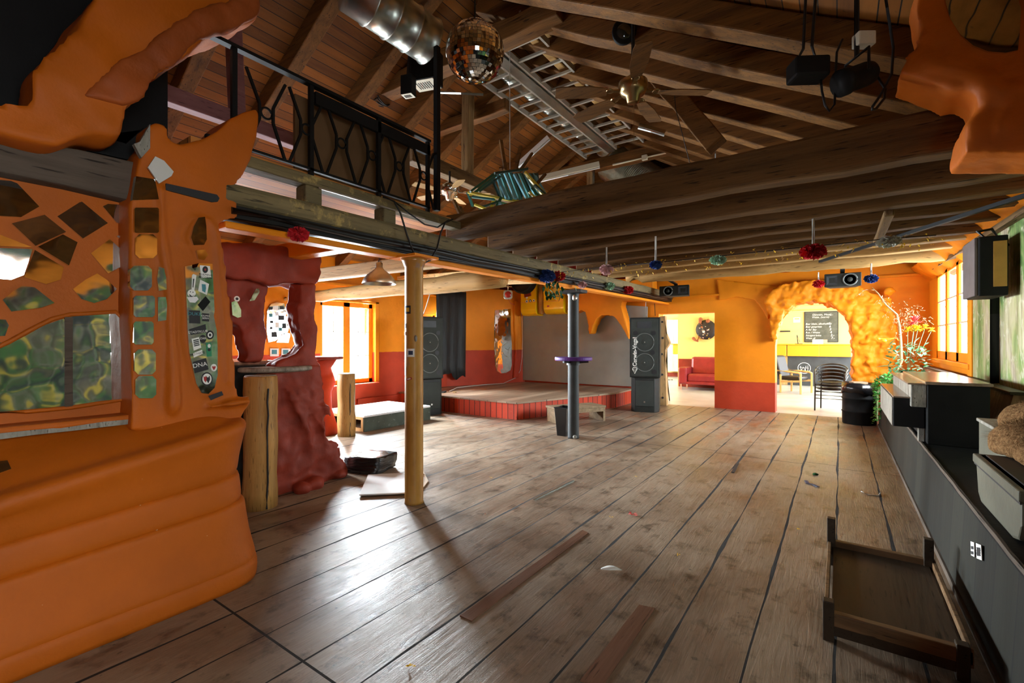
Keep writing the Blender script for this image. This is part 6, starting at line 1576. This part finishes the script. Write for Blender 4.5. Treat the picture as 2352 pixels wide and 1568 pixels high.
# wooden armchair with black cushions
def slab_box(bm, c, ex, ey, ez): 
    vs = [bm.verts.new(c+ex*i+ey*j+ez*k) for i in (-.5,.5) for j in (-.5,.5) for k in (-.5,.5)]
    for f in ((0,1,3,2),(4,6,7,5),(0,4,5,1),(2,3,7,6),(0,2,6,4),(1,5,7,3)): bm.faces.new([vs[i] for i in f])
AC = atZ(1812, 903); a1 = V(.93,-.37,0); a2 = V(.37,.93,0)   # a1: forward (towards the right), a2: sideways back
t = thing('armchair', 'bentwood armchair with black leather cushions standing beyond the arch', 'armchair', AC)
AC = AC + a2*.32 - a1*.05
bm = mb(); slab_box(bm, AC+V(0,0,.40), a1*.56, a2*.52, V(0,0,.11)); obj('seat_cushion', bm, M['leather_black'], t, bevel=.04)
bm = mb(); slab_box(bm, AC-a1*.30+V(0,0,.70), a1*.10-V(0,0,.02), a2*.52, V(0,0,.62)-a1*.16); obj('back_cushion', bm, M['leather_black'], t, bevel=.04)
for s_ in (-1, 1):
    e = AC+a2*(.30*s_)
    bm = mb(); beam(bm, e+a1*.34, e+a1*.34+V(0,0,.55), .05, .045); obj('front_leg', bm, M['chair_wood'], t, bevel=.008)
    bm = mb(); beam(bm, e-a1*.18, e-a1*.18+V(0,0,.50), .05, .045); obj('rear_leg', bm, M['chair_wood'], t, bevel=.008)
    bm = mb(); tube(bm, [e-a1*.30+V(0,0,.60), e-a1*.0+V(0,0,.585), e+a1*.28+V(0,0,.565), e+a1*.345+V(0,0,.53)], .028, 8); obj('armrest', bm, M['chair_wood'], t, smooth=True)
    bm = mb(); beam(bm, e-a1*.2+V(0,0,.30), e+a1*.34+V(0,0,.34), .04, .05); obj('seat_rail', bm, M['chair_wood'], t)
# stacked black bistro chairs
def bistro(base, rz, label):
    t = thing('stacking_chair', label, 'chair', base, 'stack of black chairs beyond the arch')
    B = Vector(base); ca, sa = math.cos(rz), math.sin(rz)
    def P(x, y, z): return B+V(x*ca-y*sa, x*sa+y*ca, z)
    for s_ in (-1, 1):
        bm = mb(); tube(bm, [P(.25*s_,-.24,0), P(.245*s_,-.22,.43), P(.25*s_,-.23,.60), P(.262*s_,-.15,.655), P(.27*s_,.05,.70)], .0125, 8); obj('front_leg', bm, M['metal_black'], t, smooth=True)
        bm = mb(); tube(bm, [P(.21*s_,.26,0), P(.20*s_,.22,.42), P(.19*s_,.25,.62)], .0125, 8); obj('rear_leg', bm, M['metal_black'], t, smooth=True)
    bm = mb()
    tube(bm, [P(.27*math.cos(q), .05+.24*math.sin(q), .70+.10*math.sin(q)) for q in [PI*k/14 for k in range(15)]], .0135, 8); obj('back_rail', bm, M['metal_black'], t, smooth=True)
    for zz in (.52, .60, .68):
        bm = mb(); pts = [(.25*math.cos(q), .03+.23*math.sin(q), zz+.06*math.sin(q)) for q in [PI*(.12+.76*k/12) for k in range(13)]]
        for p0, p1 in zip(pts, pts[1:]): beam(bm, P(*p0), P(*p1), .006, .036)
        obj('back_slat', bm, M['metal_black'], t)
    bm = mb(); lathe(bm, [(.22,0),(.24,.008),(.24,.022),(.22,.03)], P(0,0,.42), 24); obj('seat', bm, M['metal_black'], t)
    for x_, y_, z_ in ((.24,-.22,.40), (.20,.22,.40), (.235,-.2,.25)):
        bm = mb(); tube(bm, [P(-x_,y_,z_), P(x_,y_,z_)], .010, 6); obj('stretcher', bm, M['metal_black'], t)
    return t
cb = atZ(1906, 944); cb = V(cb.x+.02, cb.y+.15, 0)
bt = bistro(cb, -.10, 'black metal stacking chair at the bottom of the stack beyond the arch')
dup(bt, cb+V(0,.015,.065), 'black metal stacking chair in the middle of the stack beyond the arch')
dup(bt, cb+V(0,.03,.13), 'black metal stacking chair on top of the stack beyond the arch')
bm = mb(); a = atY(1538, 930, 11.2); tube(bm, [a, atY(1530, 850, 11.6)], .014, 6); a2_ = atY(1531, 925, 11.0); tube(bm, [atY(1535,872,11.4), atY(1545,872,11.4)], .012, 6)
for v in bm.verts: v.co.z = max(v.co.z, 0)
tag(obj('easel_leg', bm, M['ink']), 'thin dark easel stand just behind the doorway post', 'stand')

# ------------------------------------------------------------------ hanging decorations
def pompom(c, r, mat, label, rod=None, flat=.75, n=240):
    c = Vector(c); t = thing('pompom', label, 'pompom', c, 'paper pompoms on the garland')
    bm = mb(); ball(bm, c, r*.62, 2, (1,1,flat))
    for k in range(n):
        z = random.uniform(-1, 1); a = random.uniform(0, 2*PI); q = math.sqrt(1-z*z); d = V(q*math.cos(a), q*math.sin(a), z*flat)
        p = c + d*r*.45; e = c + d*r*random.uniform(.85, 1.08); s, u = frame_of(e-p); th = random.uniform(0, PI); w = (s*math.cos(th)+u*math.sin(th))*r*.13
        bm.faces.new([bm.verts.new(p-w*.6), bm.verts.new(p+w*.6), bm.verts.new(e+w), bm.verts.new(e-w)])
    obj('tuft', bm, M[mat], t)
    if rod:
        bm = mb(); tube(bm, [c+V(0,0,r*.3), (c.x, c.y, rod)], .011, 8); obj('hanging_rod', bm, M['aluminium'], t)
pompom(atX(686, 538, -3.0), .068, 'pom_red', 'red pompom hanging from the long beam near the orange column')
pompom(atD(1393, 619, 5.2), .078, 'pom_pink', 'pale pink pompom on a rod under the joists', 2.45)
pompom(atD(1506, 608, 4.68), .062, 'pom_blue', 'navy blue pompom on a rod, left of the mint green one', 2.45)
pompom(atD(1649, 597, 4.4), .075, 'pom_mint', 'mint green pompom in the middle of the garland', None, .6)
pompom(atD(1868, 578, 3.97), .10, 'pom_red', 'biggest red pompom, on a rod under the dark joists', 2.44, .65, 420)
pompom(atD(2041, 555, 3.85), .085, 'pom_white', 'greyish white pompom at the right end of the garland', None, .55)
pompom(atX(1256, 634, -2.98), .11, 'pom_blue', 'dark blue flower pompom on the long beam, beside a red one')
pompom(atX(1283, 634, -2.96), .09, 'pom_red', 'red flower pompom on the long beam above trailing leaves')
pompom(atX(1338, 654, -2.95), .065, 'pom_pink', 'pink pompom on the long beam just right of the pillar head')
pompom(atX(1400, 657, -2.97), .085, 'pom_mint', 'small mint green pompom on the long beam')
pompom(atX(1443, 666, -2.97), .095, 'pom_red', 'small red pompom near the far end of the long beam')
pompom(atY(1880, 652, 8.9), .085, 'pom_red', 'red pompom tucked left of the small speaker above the arch', 2.5)
pompom(atD(2001, 640, 6.6), .085, 'pom_blue', 'bright blue pompom right of the small speaker above the arch', 2.5)
# garland wire with sprigs
gp = [atX(1262, 628, -2.97), atD(1393, 612, 5.2), atD(1509, 603, 4.69), atD(1649, 588, 4.4), atD(1862, 566, 3.97), atD(2041, 548, 3.85), atD(2150, 540, 3.7)]
t = thing('garland', 'thin garland wire with sparse yellow-green sprigs under the joists', 'garland', gp[2])
bm = mb(); tube(bm, gp, .004, 5); obj('wire', bm, M['metal_black'], t)
bm = mb()
for k in range(230):
    i = random.randrange(len(gp)-1); p = gp[i].lerp(gp[i+1], random.random()) + V(random.uniform(-.03,.03), random.uniform(-.03,.03), random.uniform(-.10,.03))
    leaf(bm, p, V(random.uniform(-1,1), random.uniform(-1,1), random.uniform(-1,.5)), random.uniform(.02,.04), .012)
obj('sprigs', bm, M['petal_yellow'], t)['kind'] = 'stuff'
t = thing('leaf_spray', 'hanging spray of dark green leaves below the red flower pompom on the long beam', 'foliage', atX(1275, 660, -2.98))
for k in range(46):
    bm = mb(); px = random.gauss(1275, 13); py = random.uniform(642, 682)
    if py > 668: px = 1274+(px-1275)*.7
    leaf(bm, atX(px, py, -2.98+random.uniform(-.05,.05)), V(random.uniform(-.4,.4), random.uniform(-1,1), random.uniform(-1,.1)), random.uniform(.06,.10), .04); obj('leaf', bm, M['leaf_dark'], t)
bm = mb()
for k in range(5): tube(bm, [atX(1275+k*3-6, 640, -2.98), atX(1272+k*2, 660, -2.97), atX(1268+k*4, 680, -2.98)], .003, 4)
obj('stems', bm, M['leaf_dark'], t)

# sculpture of painted sticks
t = thing('stick_sculpture', 'hanging sculpture of teal, green and yellow painted wooden sticks above the joists', 'sculpture', atD(1170, 440, 5.6))
def stick(p, q, d0, d1, mat, w=.032):
    bm = mb(); beam(bm, atD(p[0], p[1], d0), atD(q[0], q[1], d1), w, w*.7); obj('stick', bm, M[mat], t)
for k in range(9):
    x = 1138+11*k; stick((x, 398+random.uniform(-4,4)), (x+26+random.uniform(-3,3), 452+random.uniform(-6,6)), 5.5+.05*k, 5.2+.05*k, 'stick_blue' if k % 2 == 0 else 'stick_teal', .036)
    stick((x+5, 400), (x+20+random.uniform(-9,9), 455), 5.9, 5.7, 'stick_dark', .05)
for p, q, m_ in (((1080,440),(1136,398),'stick_green'),((1086,446),(1140,402),'stick_green'),((1136,398),(1212,388),'stick_dark'),((1100,440),(1150,405),'stick_dark'),((1130,410),(1148,452),'stick_dark'),
                 ((1074,441),(1218,468),'stick_yellow'),((1078,446),(1136,452),'stick_yellow'),((1074,442),(1086,474),'stick_teal'),((1084,452),(1136,458),'stick_teal'),((1136,452),(1126,486),'stick_yellow'),((1090,470),(1126,484),'stick_yellow'),
                 ((1205,395),(1265,460),'stick_yellow'),((1210,402),(1258,462),'stick_yellow'),((1222,432),(1250,464),'stick_green'),((1215,440),(1240,466),'stick_yellow'),((1228,425),(1262,455),'stick_dark'),((1152,452),(1134,486),'stick_green'),((1148,466),(1158,480),'stick_blue'),((1140,462),(1200,478),'stick_green'),((1100,478),(1150,462),'stick_dark'),((1160,470),(1215,462),'stick_yellow')):
    stick(p, q, 5.4+random.uniform(-.15,.15), 5.4+random.uniform(-.15,.15), m_)
for p, q in (((1150,322),(1161,392)),((1196,336),(1184,392)),((1222,352),(1192,396)),((1252,400),(1232,424)),((1042,460),(1058,495)),((1056,475),(1066,498)),((1155,405),(1150,385))): stick(p, q, 5.7, 5.6, 'rafter', .04)
bm = mb(); p = atD(1171, 388, 5.6); tube(bm, [p, (p.x, p.y, roof_z(p.x)-.05)], .006, 5); obj('suspension_cord', bm, M['cable_white'], t)
# hanging black cable by the thick joist
bm = mb(); tube(bm, [atX(x, y, -2.96) for x, y in ((880,452),(905,462),(920,490),(935,540),(952,585),(970,605),(988,598),(1004,570),(1012,535),(1022,512),(1040,503))], .008, 6); tag(obj('hanging_cable', bm, M['cable'], smooth=True), 'black cable looping down between gallery edge and thick joist', 'cable')
bm = mb(); tube(bm, [atX(x, y, -2.98) for x, y in ((905,462),(940,490),(975,515),(1005,522),(1030,505))], .007, 6); tag(obj('hanging_cable', bm, M['cable'], smooth=True), 'thinner black cable sagging along the gallery edge', 'cable')
bm = mb(); tube(bm, [atD(1548, 200, 5.0), atD(1552, 250, 5.0), atD(1590, 395, 5.0)], .004, 5); tag(obj('pull_cord', bm, M['cable'], smooth=True), 'thin dark cord hanging right of the ceiling fan', 'cord')
bm = mb(); tube(bm, [atD(1643, 320, 5.2), atD(1643, 385, 5.2)], .006, 5); tube(bm, [atD(1643+9*math.cos(q), 308+6*math.sin(q), 5.2) for q in [2*PI*k/14 for k in range(14)]], .006, 5, closed=True); tag(obj('rope_loop', bm, M['cable_white'], smooth=True), 'pale rope with a loop hanging at the end of the thick brace', 'rope')

# ------------------------------------------------------------------ floor strips and litter
def slab(nm, pts, h, mat, label, cat, bevel=.001):
    bm = mb(); prism(bm, pts, (0,0,h)); return tag(obj(nm, bm, M[mat], bevel=bevel), label, cat)
slab('floor_strip', [(-1.585,1.80,.0),(-1.505,1.80,0),(-1.50,3.12,0),(-1.56,3.14,0)], .006, 'strip_red', 'long reddish brown patch strip let into the floor boards', 'strip')
slab('floor_strip', [(-.875,1.74,0),(-.785,1.76,0),(-.79,2.44,0),(-.87,2.42,0)], .006, 'strip_red', 'short reddish brown patch strip in the floor, nearer the low table', 'strip')
a, b = atZ(1227, 1148), atZ(1318, 1104)
bm = mb(); beam(bm, a+V(0,0,.004), b+V(0,0,.004), .022, .006); tag(obj('metal_strip', bm, M['galvanised']), 'short pale metal strip in a floor joint', 'strip')
def bit(px, py, r, mat, label, cat='litter', k=5, lift=.004):
    c = atZ(px, py); bm = mb()
    for i in range(k):
        p = c+V(random.uniform(-r,r), random.uniform(-r,r), lift+random.uniform(0,r*.25)); leaf(bm, p, V(random.uniform(-1,1), random.uniform(-1,1), random.uniform(0,.35)), r*1.1, r*.7)
    tag(obj('litter', bm, M[mat]), label, cat)
bit(943, 1529, .016, 'petal_yellow', 'crumpled bit of yellow foil near the bottom edge of the picture')
bit(1127, 1098, .012, 'petal_yellow', 'yellow confetti bit right of the yellow pole')
bit(1460, 1095, .014, 'petal_yellow', 'yellow confetti bits on the floor in front of the pillar')
bit(1557, 1276, .012, 'petal_yellow', 'yellow confetti bit on the right-hand floor boards')
bit(1405, 1188, .012, 'petal_yellow', 'yellow confetti bit beside the red petal')
bit(1833, 1216, .012, 'petal_yellow', 'yellow confetti bit left of the low table')
bit(1452, 1183, .028, 'petal_red', 'red petal with yellow centre lying on the floor', 'petal', 8)
bit(1114, 1181, .012, 'terracotta', 'small brown scrap on the floor right of the yellow pole')
bit(2198, 1502, .008, 'pom_pink', 'tiny pink speck under the near rail of the low table')
c = atZ(1404, 1311); bm = mb(); n = 12; top = []; bo = []
for i in range(n+1):
    f = i/n; y = -.06+.12*f; w = .018*math.sin(PI*min(1,f*1.02+.03)); z = .012+.012*math.sin(PI*f)
    dx = V(.80,.45,0)*y*1.15; dn = V(-.45,.80,0)
    top.append(bm.verts.new(c+dx+dn*w+V(0,0,z))); bo.append(bm.verts.new(c+dx-dn*w+V(0,0,z*.5)))
for i in range(n): bm.faces.new((top[i],top[i+1],bo[i+1],bo[i]))
o = obj('feather', bm, M['paper_white'], smooth=True); m = o.modifiers.new('solid','SOLIDIFY'); m.thickness = .003; tag(o, 'white feather lying on the floor boards', 'feather')
bm = mb(); p = [atZ(x, y, .006) for x, y in ((1851,1103),(1856,1110),(1868,1112),(1880,1118))]
for p0, p1 in zip(p, p[1:]): beam(bm, p0, p1, .03, .004)
tag(obj('blue_ribbon', bm, M['ink_blue']), 'dark blue ribbon lying on the floor at the right', 'ribbon')
bm = mb(); ball(bm, atZ(1873, 1088, .012), .022, 2, (1.2,1,.6)); jitter(bm, .008, 30); tag(obj('dark_knot', bm, M['leaf_dark'], smooth=True), 'dark greenish lump on the floor behind the blue ribbon', 'litter')
bm = mb(); tube(bm, [atZ(1978,1128,.006), atZ(1995,1136,.006), atZ(2018,1138,.006), atZ(2022,1132,.006)], .005, 6); tag(obj('pale_twig', bm, M['paper_white'], smooth=True), 'pale bent twig on the floor near the black platform', 'twig')
bm = mb(); a = atZ(1683,1085,.004); b = atZ(1694,1063,.004); beam(bm, a, b, .03, .006); tag(obj('dark_sliver', bm, M['ink']), 'dark sliver of wood on the floor boards right of centre', 'litter')
# ------------------------------------------------------------------ outside, light and camera
def facade(name, x, y0, y1, h, label, s=1):
    t = thing(name, label, 'building', (x, (y0+y1)/2, -3))
    bm = mb(); box(bm, (x, y0, -3), (x - s*1.0, y1, h)); obj('wall', bm, M['facade'], t)
    k = 0
    yy = y0 + .8
    while yy < y1 - 1.2:
        for zz in (-.4, 1.0, 2.6):
            bm = mb(); box(bm, (x - .02, yy, zz), (x + s*.03, yy+.75, zz+1.05)); w = obj('window', bm, M['facade_glass'], t)
            bm = mb(); box(bm, (x, yy+.36, zz), (x + s*.05, yy+.39, zz+1.05))
            for q in (.35, .70): box(bm, (x, yy, zz+q-.015), (x + s*.05, yy+.75, zz+q+.015))
            obj('glazing_bar', bm, M['white'], w)
        yy += 1.7
facade('neighbour_house', -13.5, 6.5, 13.5, 5.0, 'white house across the street seen through the left window')

w = bpy.data.worlds.new('sky'); S.world = w; w.use_nodes = True
bg = w.node_tree.nodes['Background']; bg.inputs[0].default_value = (.86, .93, 1, 1); bg.inputs[1].default_value = 5.0

def area(name, loc, size, energy, color, direction, spread=PI):
    d = bpy.data.lights.new(name, 'AREA'); d.shape = 'RECTANGLE'; d.size, d.size_y = size; d.energy = energy; d.color = color; d.spread = spread
    o = bpy.data.objects.new(name, d); COL.objects.link(o); o.location = loc
    o.rotation_euler = Vector(direction).to_track_quat('-Z', 'Y').to_euler()
    return o
DAY = (.84, .92, 1.0)
SP = 2.45
area('daylight_left_window', (XL-.5, 5.62, 1.55), (1.25, 1.7), 570, DAY, (1, -.30, -.50), SP)
area('daylight_right_window', (XR+.6, 8.62, 2.05), (2.3, 1.4), 190, DAY, (-1, -.1, -.55), SP)
area('daylight_near_right_window', (XR+.25, -.15, 1.75), (1.5, .95), 17, (.95,.98,.92), (-1, .10, -.4), SP)
area('daylight_hidden_left_window', (XL-.5, 2.8, 1.55), (1.2, 1.6), 300, DAY, (1, .15, -.4), SP)
area('daylight_stage_window', (XL-.3, 7.82, 1.82), (.4, .4), 520, DAY, (1, .5, -.2))
area('daylight_bar_left', (-7.7, 14.8, 1.6), (6.0, 1.5), 230, (1, .97, .90), (1, 0, -.2))
area('daylight_bar_right', (1.45, 14.6, 1.5), (6.0, 1.8), 170, (.9, .96, 1), (-1, 0, -.3))

cd = bpy.data.cameras.new('camera'); cam = bpy.data.objects.new('camera', cd); COL.objects.link(cam)
cam.location = EYE; cam.rotation_euler = (PI/2, 0, YAW)
cd.sensor_fit = 'HORIZONTAL'; cd.sensor_width = 36; cd.lens = 36 * F / 2352; cd.clip_start = .02; cd.clip_end = 200
S.camera = cam
S.view_settings.view_transform = 'Standard'; S.view_settings.look = 'None'; S.view_settings.gamma = 1
S.view_settings.use_curve_mapping = False; S.view_settings.exposure = 1.25
